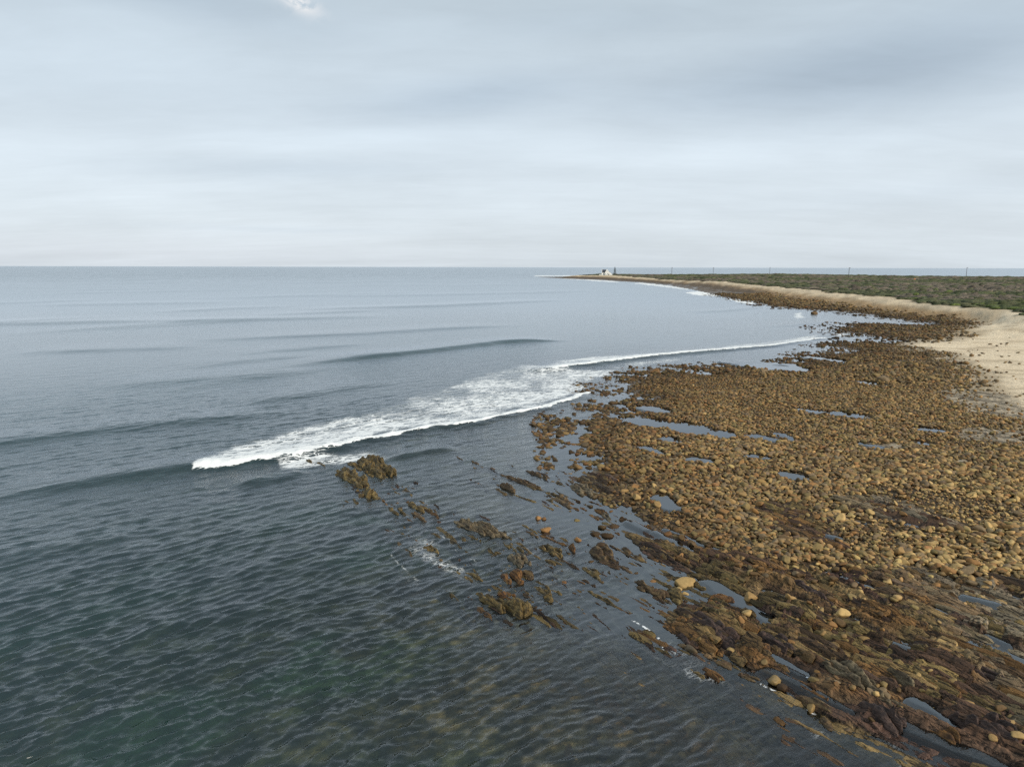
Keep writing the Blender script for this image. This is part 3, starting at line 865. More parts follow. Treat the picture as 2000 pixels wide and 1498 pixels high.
def sea_fields(x, y):
    gh, sd, vd, ss, strat, dk, pale, pool, t, px, py = ground(x, y)
    D = np.hypot(x, y)
    dep = np.clip(-gh, 0, 8)
    open_ = sstep(-sd, 1.0, 14)           # waves die over the shelf
    z = np.zeros_like(x); foam = np.zeros_like(x)
    wx = x + 0.5 * fbm(x / 5, y / 5, 2, 60); wy = y + 0.5 * fbm(x / 5, y / 5, 2, 61)
    cell = D * 0.0014
    rows = D * D / H * np.where((D > 64) & (D < 203), 0.00038, 0.00095)
    rows = np.maximum(rows, 0.18 * sstep(D, 55, 64))
    for lam, kx, ky, ph, a in WAVES:
        fade = np.clip(lam / np.maximum(3.5 * np.maximum(rows, cell), 1e-3) - 1, 0, 1)
        z += a * fade * np.sin(kx * wx + ky * wy + ph)
    z = z + 2.2 * z * np.clip(z, 0, 0.10)          # sharper crests
    z = 0.20 * np.tanh(z / 0.20)
    z *= 1 - 0.6 * sstep(D, 50, 140)
    z *= (0.75 + 0.5 * vn(x / 12, y / 12, None, 62)) * (0.08 + 0.92 * open_)
    near_ledge = 1 - sstep(-sd, 0, 3)
    lump = fbm(x / 0.9, y / 0.9, 3, 63)
    for i, (P, amp, fw, bw, e0, e1) in enumerate(SWELLS):
        xs_ = [p[0] for p in P]; ys_ = [p[1] for p in P]
        m = (x > min(xs_) - 40) & (x < max(xs_) + 40) & (y > min(ys_) - 40) & (y < max(ys_) + 60)
        if not m.any():
            continue
        xm = x[m] + 0.5 * fbm(x[m] / 4, y[m] / 4, 2, 70 + i); ym = y[m] + 0.35 * fbm(x[m] / 3, y[m] / 3, 2, 90 + i)
        s, tt = line_sd(xm, ym, P)          # + towards the shore (right hand of a line drawn left to right)
        en = sstep(tt, 0.0, max(e0, 1e-3)) * sstep(1 - tt, 0.0, max(e1, 1e-3)) if i > 1 else sstep(tt, 0.05, 0.30 if i == 0 else 0.1) * (1 - 0.65 * sstep(tt, 0.35, 1.0)) * sstep(1 - tt, 0.0, 0.04)
        wd = np.where(s > 0, fw, bw)
        bump = amp * en * np.exp(-(s / wd) ** 2) * (0.85 + 0.3 * vn(tt * 9, tt * 0, None, 110 + i))
        if i == 0:
            lo = 0.315      # the crest breaks from here on
            br = sstep(tt, lo, lo + 0.012)
            wfront = 0.28 + 1.25 * np.exp(-(tt - lo) / 0.10)
            fr = br * sstep(s, -wfront * 1.6 - 0.3, -wfront * 0.3) * (1 - sstep(s, 0.55 * wfront + 0.25 * lump[m], 0.55 * wfront + 0.35 + 0.25 * lump[m]))
            foam[m] = np.maximum(foam[m], fr)
            bump = bump + br * 0.16 * np.clip(lump[m] + 0.3, 0, 1) * fr
        if i == 1:
            br = sstep(tt, 0.10, 0.13)
            wfront = 0.55 + 0.5 * np.exp(-np.abs(tt - 0.3) / 0.2)
            fr = br * sstep(s, -wfront * 1.8 - 0.4, -wfront * 0.4) * (1 - sstep(s, 0.5 * wfront, 0.9 * wfront + 0.3 * lump[m]))
            foam[m] = np.maximum(foam[m], fr)
            bump = bump + br * 0.14 * np.clip(lump[m] + 0.3, 0, 1) * fr
        z[m] += bump
    fx = x + 1.2 * fbm(x / 2.5, y / 2.5, 3, 130); fy = y + 1.2 * fbm(x / 2.5, y / 2.5, 3, 131)
    pat = vn(x / 3.5, y / 3.5, None, 132)
    pat2 = vn(x / 1.2 + 0.8 * y / 1.2, y / 2.6, None, 135)
    for j, (P, st) in enumerate(CHURN):
        sdist = poly_sd(fx, fy, P)
        soft = np.clip(D / 45, 0.5, 3)
        soft = np.where(D > 250, 1.5, soft)
        soft = soft * (2.2 if j >= 12 else 1.0)
        f = st * sstep(sdist, -soft * 0.5, soft) * (0.45 + 0.9 * pat if j < 12 else 0.15 + 1.5 * pat * pat * sstep(pat2, 0.2, 0.8))
        if j == 0:
            s, tt = line_sd(x, y, SWELLS[0][0])
            f = f * (0.72 + 0.5 * np.exp(-np.abs(s) / 4.0)) * (1 - 0.08 * sstep(tt, 0.5, 0.85))
        foam = np.maximum(foam, f)
    brk = sstep(vn(x / 0.5, y / 0.5, None, 134), 0.25, 0.6)
    for P, wl, st in FLINES:
        s, tt = line_sd(fx * 0.25 + x * 0.75, fy * 0.25 + y * 0.75, P)
        foam = np.maximum(foam, brk * 0.85 * st * np.exp(-(s / wl) ** 2) * sstep(tt, 0, .1) * sstep(1 - tt, 0, .1))
    # thin wash along the open edge of the ledges and the far coast
    foam = np.maximum(foam, 0.34 * sstep(vn(x / 5, y / 5, None, 133), 0.55, 0.8) * sstep(D, 260, 330) * np.exp(-(sd / 4.0) ** 2) * (sd < 2))
    foam = np.where((sd > 1.0) & (D < 250), 0, foam)
    calm = np.clip(sstep(sd, -9.0, 0.0), 0, 1)
    calm = calm * np.where(sd < 0.5, 1 - 0.85 * sstep(py, 1190, 1290), 1.0)
    # the tide pools lie a touch above the sea and are still
    zz = z * (1 - pool) * sstep(-sd, -0.5, 2.5)
    dry = sstep(sd, 10, 30)
    zz = zz * (1 - dry)
    zz = zz + pool_level(sd) * pool
    dep = np.clip(zz - gh, 0, 8)
    return zz, dep, np.clip(foam, 0, 1), calm, D, vd


zz, dep, foam, calm, dd, vds = chunked(sea_fields, xs, ys, 120000)
dep[dd > 3000] = 8
zz[dd > 1500] *= 0.0
sm_ = mesh_np('sea', np.stack([xs, ys, zz], 1), grid_faces(*ssh), None, dict(depth=dep, foam=foam, calm=calm, dist=dd))
tag(link('sea', sm_, mat_sea()), kind='structure')

# ------------------------------------------------------------------ boulders
import bmesh


def ico(sub):
    bm = bmesh.new()
    bmesh.ops.create_icosphere(bm, subdivisions=sub, radius=1.0)
    V = np.array([v.co[:] for v in bm.verts]); Fc = np.array([[v.index for v in f.verts] for f in bm.faces])
    bm.free()
    return V, Fc


def stone_shape(V, seed, boxy=0.0):
    r = np.random.default_rng(seed)
    p = 2.0 + boxy + r.uniform(0, 0.9)
    nrm = (np.abs(V) ** p).sum(1) ** (1 / p)
    Q = V / nrm[:, None]
    off = r.uniform(0, 50, 3)
    n = fbm(Q[:, 0] * 0.9 + off[0], Q[:, 1] * 0.9 + off[1], 3, seed, z=Q[:, 2] * 0.9 + off[2])
    Q = Q * (1 + 0.34 * n)[:, None]
    # a flat facet or two
    for k in range(7):
        d = r.normal(size=3); d /= np.linalg.norm(d)
        c = r.uniform(0.50, 0.80)
        ex = np.clip(Q @ d - c, 0, None)
        Q = Q - ex[:, None] * d[None, :] * 0.9
    return Q


PROTO = {}
for sub in (1, 2, 3):
    V, Fc = ico(sub)
    PROTO[sub] = ([stone_shape(V, 500 + k, 0.0 if k % 4 else 1.2) for k in range(12)], Fc)

PAL = {'tan': (0.285, 0.178, 0.070), 'olive': (0.205, 0.145, 0.058), 'orange-brown': (0.235, 0.125, 0.045),
       'dark brown': (0.105, 0.064, 0.027), 'golden': (0.40, 0.268, 0.108), 'grey-brown': (0.175, 0.124, 0.068)}
PKEYS = list(PAL)
PARR = np.array([PAL[k] for k in PKEYS])


def jitter(x0, x1, y0, y1, s):
    nx = int((x1 - x0) / s); ny = int((y1 - y0) / s)
    gx, gy = np.meshgrid(np.arange(nx), np.arange(ny))
    X = x0 + (gx.ravel() + 0.5 * (gy.ravel() % 2) + RNG.uniform(-0.42, 0.42, gx.size)) * s
    Y = y0 + (gy.ravel() + RNG.uniform(-0.42, 0.42, gx.size)) * s
    return X, Y


def coverage(gd, X, Y):
    h, sd, vd, ss, strat, dk, pale, pool, t, px, py = gd
    D = np.hypot(X, Y)
    cl = fbm(X / 3.2, Y / 3.2, 3, 200)
    cl2 = fbm(X / 1.4, Y / 1.4, 2, 201)
    dense = sstep(sd, -0.3, 2.0)
    # stones standing in the shallows off the boulder field
    off = np.exp(np.clip(sd, None, 0) / 12.0) * sstep(cl + 0.7 * cl2, -0.22, 0.42) * 0.85 * (1 - strat)
    off = np.maximum(off, 0.40 * sstep(sd, -24, -3) * sstep(cl2, -0.18, 0.28) * (1 - strat) * (D < 200))
    cov = np.maximum(dense, off)
    sparse = 0.10 + 0.75 * sstep(cl + 0.5 * cl2, 0.30, 0.62)
    sparse = sparse * np.where(sd > 0, 1.0, 0.22 * np.exp(np.clip(sd, None, 0) / 6))
    near_edge = sstep(poly_sd(X, Y, STRATA), 6.0, 0.0)
    sparse = np.clip(sparse * (0.35 + 1.2 * near_edge), 0, 1)
    cov = cov * (1 - strat) + sparse * strat
    cov = cov * (1 - dk * 0.9) * (1 - pale * 0.88) * (1 - pool)
    edge = sstep(ss + 3.5 * cl, 1.0, -7.0)
    edge = edge * np.where(D > 150, sstep(t + 0.08 * cl, 0.64, 0.42), 1.0)
    cov = cov * np.clip(edge, 0.0, 1)
    cov = np.maximum(cov, 0.05 * sstep(cl2, 0.05, 0.35) * sstep(ss, -2, 2) * (D < 200))
    cov = cov * sstep(-vd, 2, 8)
    cov = np.where(px < 980, cov * (0.05 + 0.95 * sstep(px, 860, 1000) * (py < 1010)), cov)
    cov = np.maximum(cov, 0.20 * sstep(py, 1170, 1230) * sstep(px, 800, 1050) * sstep(sd, -22, -4) * (sd < -1) * sstep(cl2, -0.35, 0.3))
    return cov


def scatter():
    out = []
    # x0,x1,y0,y1, spacing, dmin, dmax, density
    for (s, x0, x1, y0, y1, d0, d1, k, rs) in ((0.275, 2, 88, 18, 112, 0, 112, 1.0, 0.64), (0.60, 2, 88, 18, 112, 0, 112, 0.15, 0.44), (0.20, 2, 40, 18, 50, 0, 48, 0.50, 0.60),
                                              (0.44, 0, 190, 70, 200, 112, 170, 1.0, 0.60), (0.72, 0, 260, 100, 330, 170, 290, 0.95, 0.52), (1.1, 20, 330, 220, 480, 290, 470, 0.9, 0.48)):
        X, Y = jitter(x0, x1, y0, y1, s)
        D = np.hypot(X, Y)
        qx, qy = topx(X, Y, 0.2)
        m = (D >= d0) & (D < d1) & (qx > 880) & (qx < 2420) & (qy < 1700)
        X, Y = X[m], Y[m]
        gd = chunked(lambda a, b: ground(a, b), X, Y)
        cov = coverage(gd, X, Y) * k
        keep = RNG.uniform(0, 1, X.size) < cov
        gd = tuple(v[keep] for v in gd)
        X, Y = X[keep], Y[keep]
        size = s * rs / 0.60 * np.exp(np.clip(RNG.normal(0, 0.30, X.size), -0.7, 0.62)) * (1 + 0.5 * (RNG.uniform(0, 1, X.size) > 0.95))
        out.append((X, Y, size, gd))
    return out


parts = scatter()
PX = np.concatenate([p[0] for p in parts]); PY = np.concatenate([p[1] for p in parts]); PS = np.concatenate([p[2] for p in parts])
GD = [np.concatenate([p[3][i] for p in parts]) for i in range(11)]
hP, sdP, vdP, ssP, stratP, dkP, paleP, poolP, tP, pxP, pyP = GD
DP = np.hypot(PX, PY)
# half axes (m)
PS = np.where(DP < 112, np.clip(PS, 0, np.where(stratP > 0.5, 0.46, 0.60)), PS)
ax_ = PS * 0.5 * RNG.uniform(0.95, 1.6, PX.size)
ay_ = PS * 0.5 * RNG.uniform(0.75, 1.05, PX.size)
az_ = PS * 0.5 * RNG.uniform(0.50, 0.85, PX.size)
az_ *= 1 - 0.35 * sstep(DP, 110, 200)
small_patch = sstep(fbm(PX / 7, PY / 5, 2, 210), 0.25, 0.5)
for q in (ax_, ay_, az_):
    q *= 1 - 0.35 * small_patch
zP = hP + az_ * RNG.uniform(0.25, 0.85, PX.size)
zP += np.where((stratP < 0.5) & (sdP > 2), RNG.uniform(0, 0.10, PX.size), 0)
yawP = RNG.uniform(0, 6.283, PX.size)
sub = (sdP < -1) & (pyP > 1175)
for q in (ax_, ay_, az_):
    q *= np.where((sdP < -0.5) & ~sub & (PS < 0.5), 1.65, 1.0) * np.where(sub, 0.85, 1.0)
zP = np.where(sub, np.minimum(zP, -0.06 - az_), zP)
tiltP = RNG.normal(0, 0.22, (PX.size, 2))
# kinds: browner and wetter by the water, golden on the drier lower right
wgt = np.stack([0.25 + 0 * PX, 0.24 + 0 * PX, 0.09 + 0.22 * sstep(sdP, 10, 0), 0.16 + 0.35 * sstep(sdP, 9, 0),
                0.03 + 0.5 * sstep(pxP, 1500, 1950) * sstep(pyP, 850, 1050) + 0.15 * stratP, 0.20 + 0.2 * sstep(ssP, -14, -2)], 1)
wgt /= wgt.sum(1, keepdims=True)
kindP = (RNG.uniform(0, 1, PX.size)[:, None] > np.cumsum(wgt, 1)).sum(1).clip(0, 5)
protoP = RNG.integers(0, 12, PX.size)

# the 300 that show largest become things of their own
app = PS / DP
vis = (pxP > 4) & (pxP < 1994) & (pyP < 1490) & (zP + az_ > 0.05)
order = np.argsort(-np.where(vis, app, 0))
solo = order[:286]
rest = np.ones(PX.size, bool); rest[solo] = False


def rotmats(yaw, tilt):
    cy, sy = np.cos(yaw), np.sin(yaw)
    ca, sa = np.cos(tilt[:, 0]), np.sin(tilt[:, 0]); cb, sb = np.cos(tilt[:, 1]), np.sin(tilt[:, 1])
    z0 = np.zeros_like(cy); o1 = np.ones_like(cy)
    Rz = np.stack([np.stack([cy, -sy, z0], 1), np.stack([sy, cy, z0], 1), np.stack([z0, z0, o1], 1)], 1)
    Rx = np.stack([np.stack([o1, z0, z0], 1), np.stack([z0, ca, -sa], 1), np.stack([z0, sa, ca], 1)], 1)
    Ry = np.stack([np.stack([cb, z0, sb], 1), np.stack([z0, o1, z0], 1), np.stack([-sb, z0, cb], 1)], 1)
    return Rz @ Rx @ Ry


def bake(idx, sub):
    shapes, Fc = PROTO[sub]
    S = np.array(shapes)[protoP[idx]]                     # n,v,3
    S = S * np.stack([ax_[idx], ay_[idx], az_[idx]], 1)[:, None, :]
    S = np.einsum('nij,nvj->nvi', rotmats(yawP[idx], tiltP[idx]), S)
    S += np.stack([PX[idx], PY[idx], zP[idx]], 1)[:, None, :]
    n, v, _ = S.shape
    FF = (Fc[None] + (np.arange(n) * v)[:, None, None]).reshape(-1, 3)
    c = PARR[kindP[idx]] * RNG.uniform(0.72, 1.25, (len(idx), 1)) * RNG.uniform(0.95, 1.05, (len(idx), 3))
    wetk = 1 - 0.42 * sstep(sdP[idx], 7, -1)
    mud = 1 - 0.22 * sstep(pyP[idx], 900, 700) * sstep(sdP[idx], 40, 10)
    tanner = sstep(tP[idx], 0.3, 0.6) * sstep(DP[idx], 110, 150)
    c = c * wetk[:, None] * mud[:, None] * (1 - 0.25 * sstep(DP[idx], 110, 200) * (1 - tanner))[:, None]
    return S.reshape(-1, 3), FF, np.repeat(c, v, 0)


idx_near = np.where(rest & (DP < 30))[0]; idx_mid = np.where(rest & (DP >= 30) & (DP < 75))[0]; idx_far = np.where(rest & (DP >= 75))[0]
VV, FFs, CC = [], [], []
base = 0
for idx, sub in ((idx_near, 3), (idx_mid, 2), (idx_far, 1)):
    if len(idx) == 0:
        continue
    V, Fc, c = bake(idx, sub)
    VV.append(V); FFs.append(Fc + base); CC.append(c); base += len(V)
print('stones', PX.size, len(idx_near), len(idx_mid), len(idx_far))
rm = mesh_np('boulder_rubble', np.concatenate(VV), np.concatenate(FFs), np.concatenate(CC))
tag(link('boulder_rubble', rm, mat_stone('packed boulders')), label='packed field of rounded brown boulders covering the shelf', kind='stuff')

stone_mats = {k: mat_stone(k + ' boulder', PAL[k]) for k in PKEYS}
stone_wet = {k: mat_stone('wet ' + k + ' boulder', tuple(c * 0.62 for c in PAL[k]), True) for k in PKEYS}
proto_me = [mesh_np('boulder', s, PROTO[3][1]) for s in PROTO[3][0]]
for me in proto_me:
    me.materials.append(stone_mats['tan'])
PLACES = [  # photograph px of a landmark, words
    (1480, 1190, 'beside the largest calm pool among the ledges'), (1530, 1295, 'beside the channel pool behind the long seaward ledge'),
    (1760, 1262, 'beside the long narrow pool in the lower ledges'), (1820, 1395, 'beside the square pool near the lower corner'),
    (1950, 1440, 'on the reddish ledge at the lower corner'), (1700, 1380, 'at the seaward end of the ribbed ledge'),
    (1950, 1290, 'by the pale streaked bedrock at the lower edge'), (1930, 1190, 'by the pale ledge pools above the corner'),
    (1600, 1200, 'on the dark purple ledge ribs'), (1640, 1250, 'on the olive ribbed ledge'), (1760, 1180, 'on the weedy ledge between pools'),
    (1830, 1110, 'in the stone tongue across the ledges'), (1690, 1110, 'in the stone cluster below the dark slab'),
    (1970, 1090, 'at the right edge of the golden stones'), (1900, 1060, 'near the small pool by the golden stones'),
    (1760, 1025, 'by the dark slab with a bright pool'), (1560, 1030, 'by the purple brown slab amid the boulders'),
    (1450, 1060, 'where the boulders meet the ribbed ledges'), (1350, 1050, 'at the top of the grey ribbed ledge'),
    (1250, 1000, 'by the small slot pool near the channel'), (1150, 1010, 'in the calm channel beside the ledges'),
    (1130, 950, 'around the grey rock hump in the channel'), (1010, 930, 'around the slender outcrop in the shallows'),
    (1050, 850, 'standing in the shallows off the field'), (1300, 930, 'in the boulder field near the channel head'),
    (1450, 960, 'in the middle of the boulder field'), (1600, 950, 'in the boulder field above the purple slab'),
    (1750, 940, 'in the boulder field above the dark slab'), (1900, 960, 'in the golden field near the right edge'),
    (1950, 870, 'by the upper pale bedrock strip'), (1400, 1180, 'by the reddish island ledge'), (1340, 1130, 'on the spit beside the calm pool'),
    (1380, 1300, 'in the wash below the seaward ledges'), (1100, 1120, 'among the scattered outcrops in the shallows')]


def shape_word(i):
    r = ax_[i] / ay_[i]
    if protoP[i] % 4 == 0:
        return 'blocky'
    if r > 1.55:
        return 'long'
    if az_[i] / ay_[i] < 0.68:
        return 'flat'
    return 'rounded'


buckets = {}
for i in solo:
    pl = min(PLACES, key=lambda p: (p[0] - pxP[i]) ** 2 + (1.4 * (p[1] - pyP[i])) ** 2)[2]
    wet = sdP[i] < -0.3 or hP[i] < -0.05
    buckets.setdefault((PKEYS[kindP[i]], shape_word(i), pl, bool(wet)), []).append(i)
ORD = ['largest', 'second largest', 'third largest', 'fourth largest', 'fifth largest', 'sixth largest', 'seventh largest', 'eighth largest', 'ninth largest', 'tenth largest']
first = None
for (kc, shw, pl, wet), ids in buckets.items():
    ids.sort(key=lambda i: -app[i])
    for j, i in enumerate(ids):
        if first is None:
            first = bpy.data.objects.new('boulder', proto_me[0]); o = first
            first.data = proto_me[protoP[i]]
        else:
            o = first.copy(); o.data = proto_me[protoP[i]]
        C.objects.link(o)
        o.location = (PX[i], PY[i], zP[i]); o.scale = (ax_[i], ay_[i], az_[i])
        o.rotation_euler = (tiltP[i, 0], tiltP[i, 1], yawP[i])
        o.material_slots[0].link = 'OBJECT'
        o.material_slots[0].material = (stone_wet if wet else stone_mats)[kc]
        sz = '' if len(ids) == 1 else (ORD[j] + ' ' if j < 10 else 'small ')
        tag(o, f"{sz}{'wet ' if wet else ''}{kc} {shw} boulder {pl}", 'boulder', 'larger boulders lying over the shelf')

# hand-placed boulders the photograph singles out: px, py, length, width, height px-ish (m), yaw, colour, label
HAND = [(1337, 1137, 0.62, 0.42, 0.34, 0.3, 'golden', 3, 'large box-shaped golden boulder standing in the calm pool, dark below'),
        (1328, 1146, 0.26, 0.2, 0.16, 0.8, 'golden', 1, 'small golden boulder leaning on the box-shaped boulder'),
        (1340, 1156, 0.24, 0.17, 0.14, 0.1, 'golden', 2, 'oval golden boulder in the pool below the box-shaped boulder'),
        (1276, 1132, 0.22, 0.16, 0.13, 0.4, 'orange-brown', 5, 'orange-brown oval stone in the pool left of the box-shaped boulder'),
        (1464, 1172, 0.34, 0.28, 0.30, 0.4, 'tan', 4, 'tall tan boulder heaped against the edge of the calm pool'),
        (1459, 1206, 0.23, 0.19, 0.14, 0.0, 'golden', 6, 'bright golden oval boulder alone on the wet slab'),
        (1612, 1248, 0.62, 0.22, 0.18, -0.75, 'olive', 7, 'very long sausage-shaped olive boulder on the ribbed ledge'),
        (1590, 1195, 0.32, 0.24, 0.2, 0.5, 'golden', 9, 'pale golden boulder topmost of the cluster on the purple ledge'),
        (1645, 1212, 0.34, 0.3, 0.22, 0.2, 'golden', 10, 'broad golden boulder right of the cluster on the purple ledge'),
        (1847, 1267, 0.46, 0.24, 0.17, 0.0, 'golden', 11, 'long flat golden boulder alone above the lower pools'),
        (1052, 1010, 0.24, 0.22, 0.2, 0.0, 'orange-brown', 1, 'orange-brown round boulder alone in the still channel'),
        (1067, 1034, 0.36, 0.25, 0.17, 0.0, 'orange-brown', 6, 'flat orange-brown boulder lying in the middle of the channel'),
        (1129, 1052, 0.26, 0.22, 0.2, 0.0, 'orange-brown', 2, 'round orange boulder of a pair in the channel'),
        (1590, 613, 1.3, 1.0, 0.8, 0.2, 'dark brown', 3, 'lone big dark boulder standing in the far bay')]
for px, py, a, b, c, yw, kc, pr, lab in HAND:
    X, Y = un(px, py, 0.1)
    gz = g1(X, Y)
    o = first.copy(); o.data = proto_me[pr]
    C.objects.link(o)
    o.location = (X, Y, max(gz, -0.12) + c * 0.55); o.scale = (a, b, c); o.rotation_euler = (0.1, 0.05, yw)
    o.material_slots[0].link = 'OBJECT'
    o.material_slots[0].material = stone_mats[kc]
    tag(o, lab, 'boulder', 'larger boulders lying over the shelf')

# ------------------------------------------------------------------ rock outcrops along the strike
M_OLIVE = mat_ledge('olive weedy outcrop rock', (0.034, 0.024, 0.010), (0.145, 0.098, 0.032), (0.205, 0.150, 0.060))
M_BROWN = mat_ledge('brown outcrop rock', (0.040, 0.025, 0.013), (0.150, 0.100, 0.046), (0.090, 0.052, 0.028))
M_RUST = mat_ledge('rusty outcrop rock', (0.045, 0.022, 0.010), (0.150, 0.075, 0.024), (0.20, 0.095, 0.025))
M_GREY = mat_ledge('grey brown outcrop rock', (0.055, 0.040, 0.024), (0.165, 0.125, 0.072), (0.21, 0.165, 0.095))
M_DARK = mat_ledge('purple brown outcrop rock', (0.028, 0.018, 0.015), (0.085, 0.052, 0.040), (0.060, 0.036, 0.026))


def blade(L, Wd, Ht, seed):
    """one bed of rock: long in x, narrow in y, its crest broken by cracks; base below zero"""
    nu, nv = max(14, min(90, int(L / 0.09))), 22
    uu = np.linspace(0, 1, nu); vv = np.linspace(0, 1, nv)
    U, Vv = np.meshgrid(uu, vv, indexing='ij')
    th = Vv * math.pi          # across: from one foot over the crest to the other
    prof_y = -np.cos(th); prof_z = np.sin(th) ** 0.65
    s = (U - 0.5) * 2
    endt = np.clip(1 - np.abs(s) ** 3.5, 0, 1) ** 0.5
    r = np.random.default_rng(seed)
    o1 = r.uniform(0, 90)
    crest = 0.62 + 0.5 * vn(U * L / 1.1 + o1, U * 0 + 2, None, seed) + 0.25 * (vn(U * L / 0.35 + o1, U * 0, None, seed + 1) - 0.5)
    # blocks broken off across the bed
    q = vn(U * L / 0.55 + o1, Vv * 1.2 + 7, None, seed + 2)
    crest = crest * (1 - 0.30 * sstep(q, 0.62, 0.72))
    wob = 0.28 * (vn(U * L / 0.8 + o1, U * 0 + 5, None, seed + 3) - 0.5)
    x = s * L / 2 + 0.12 * Wd * fbm(U * L / 0.4, Vv * 4, 2, seed + 4)
    y = prof_y * Wd / 2 * (0.35 + 0.65 * endt) * (0.8 + 0.4 * vn(U * L / 0.6 + o1, Vv * 2, None, seed + 5)) + wob * Wd
    z = prof_z * Ht * crest * (0.15 + 0.85 * endt)
    # beds seen as steps across
    steps = 4
    bx = np.floor(U * L / 0.8 + o1).astype(np.int64)
    z = z * (0.78 + 0.45 * _h(bx, bx * 0, 0, seed + 9))
    zz_ = z / max(Ht, 0.01) * steps
    z = Ht / steps * (np.floor(zz_) + sstep(zz_ - np.floor(zz_), 0.35, 0.95)) * 0.6 + z * 0.4
    nz = fbm(x / 0.55 + o1, y / 0.10, 3, seed + 6, z=z / 0.15)
    z = z + 0.06 * nz * prof_z
    y = y + 0.05 * fbm(x / 0.3, z / 0.09 + 5, 3, seed + 7)
    # the bed leans
    y = y + z * 0.45
    z = z - 0.35 * (1 - np.sin(th)) ** 1.5
    V = np.stack([x.ravel(), y.ravel(), z.ravel()], 1)
    return V, grid_faces(nu, nv)


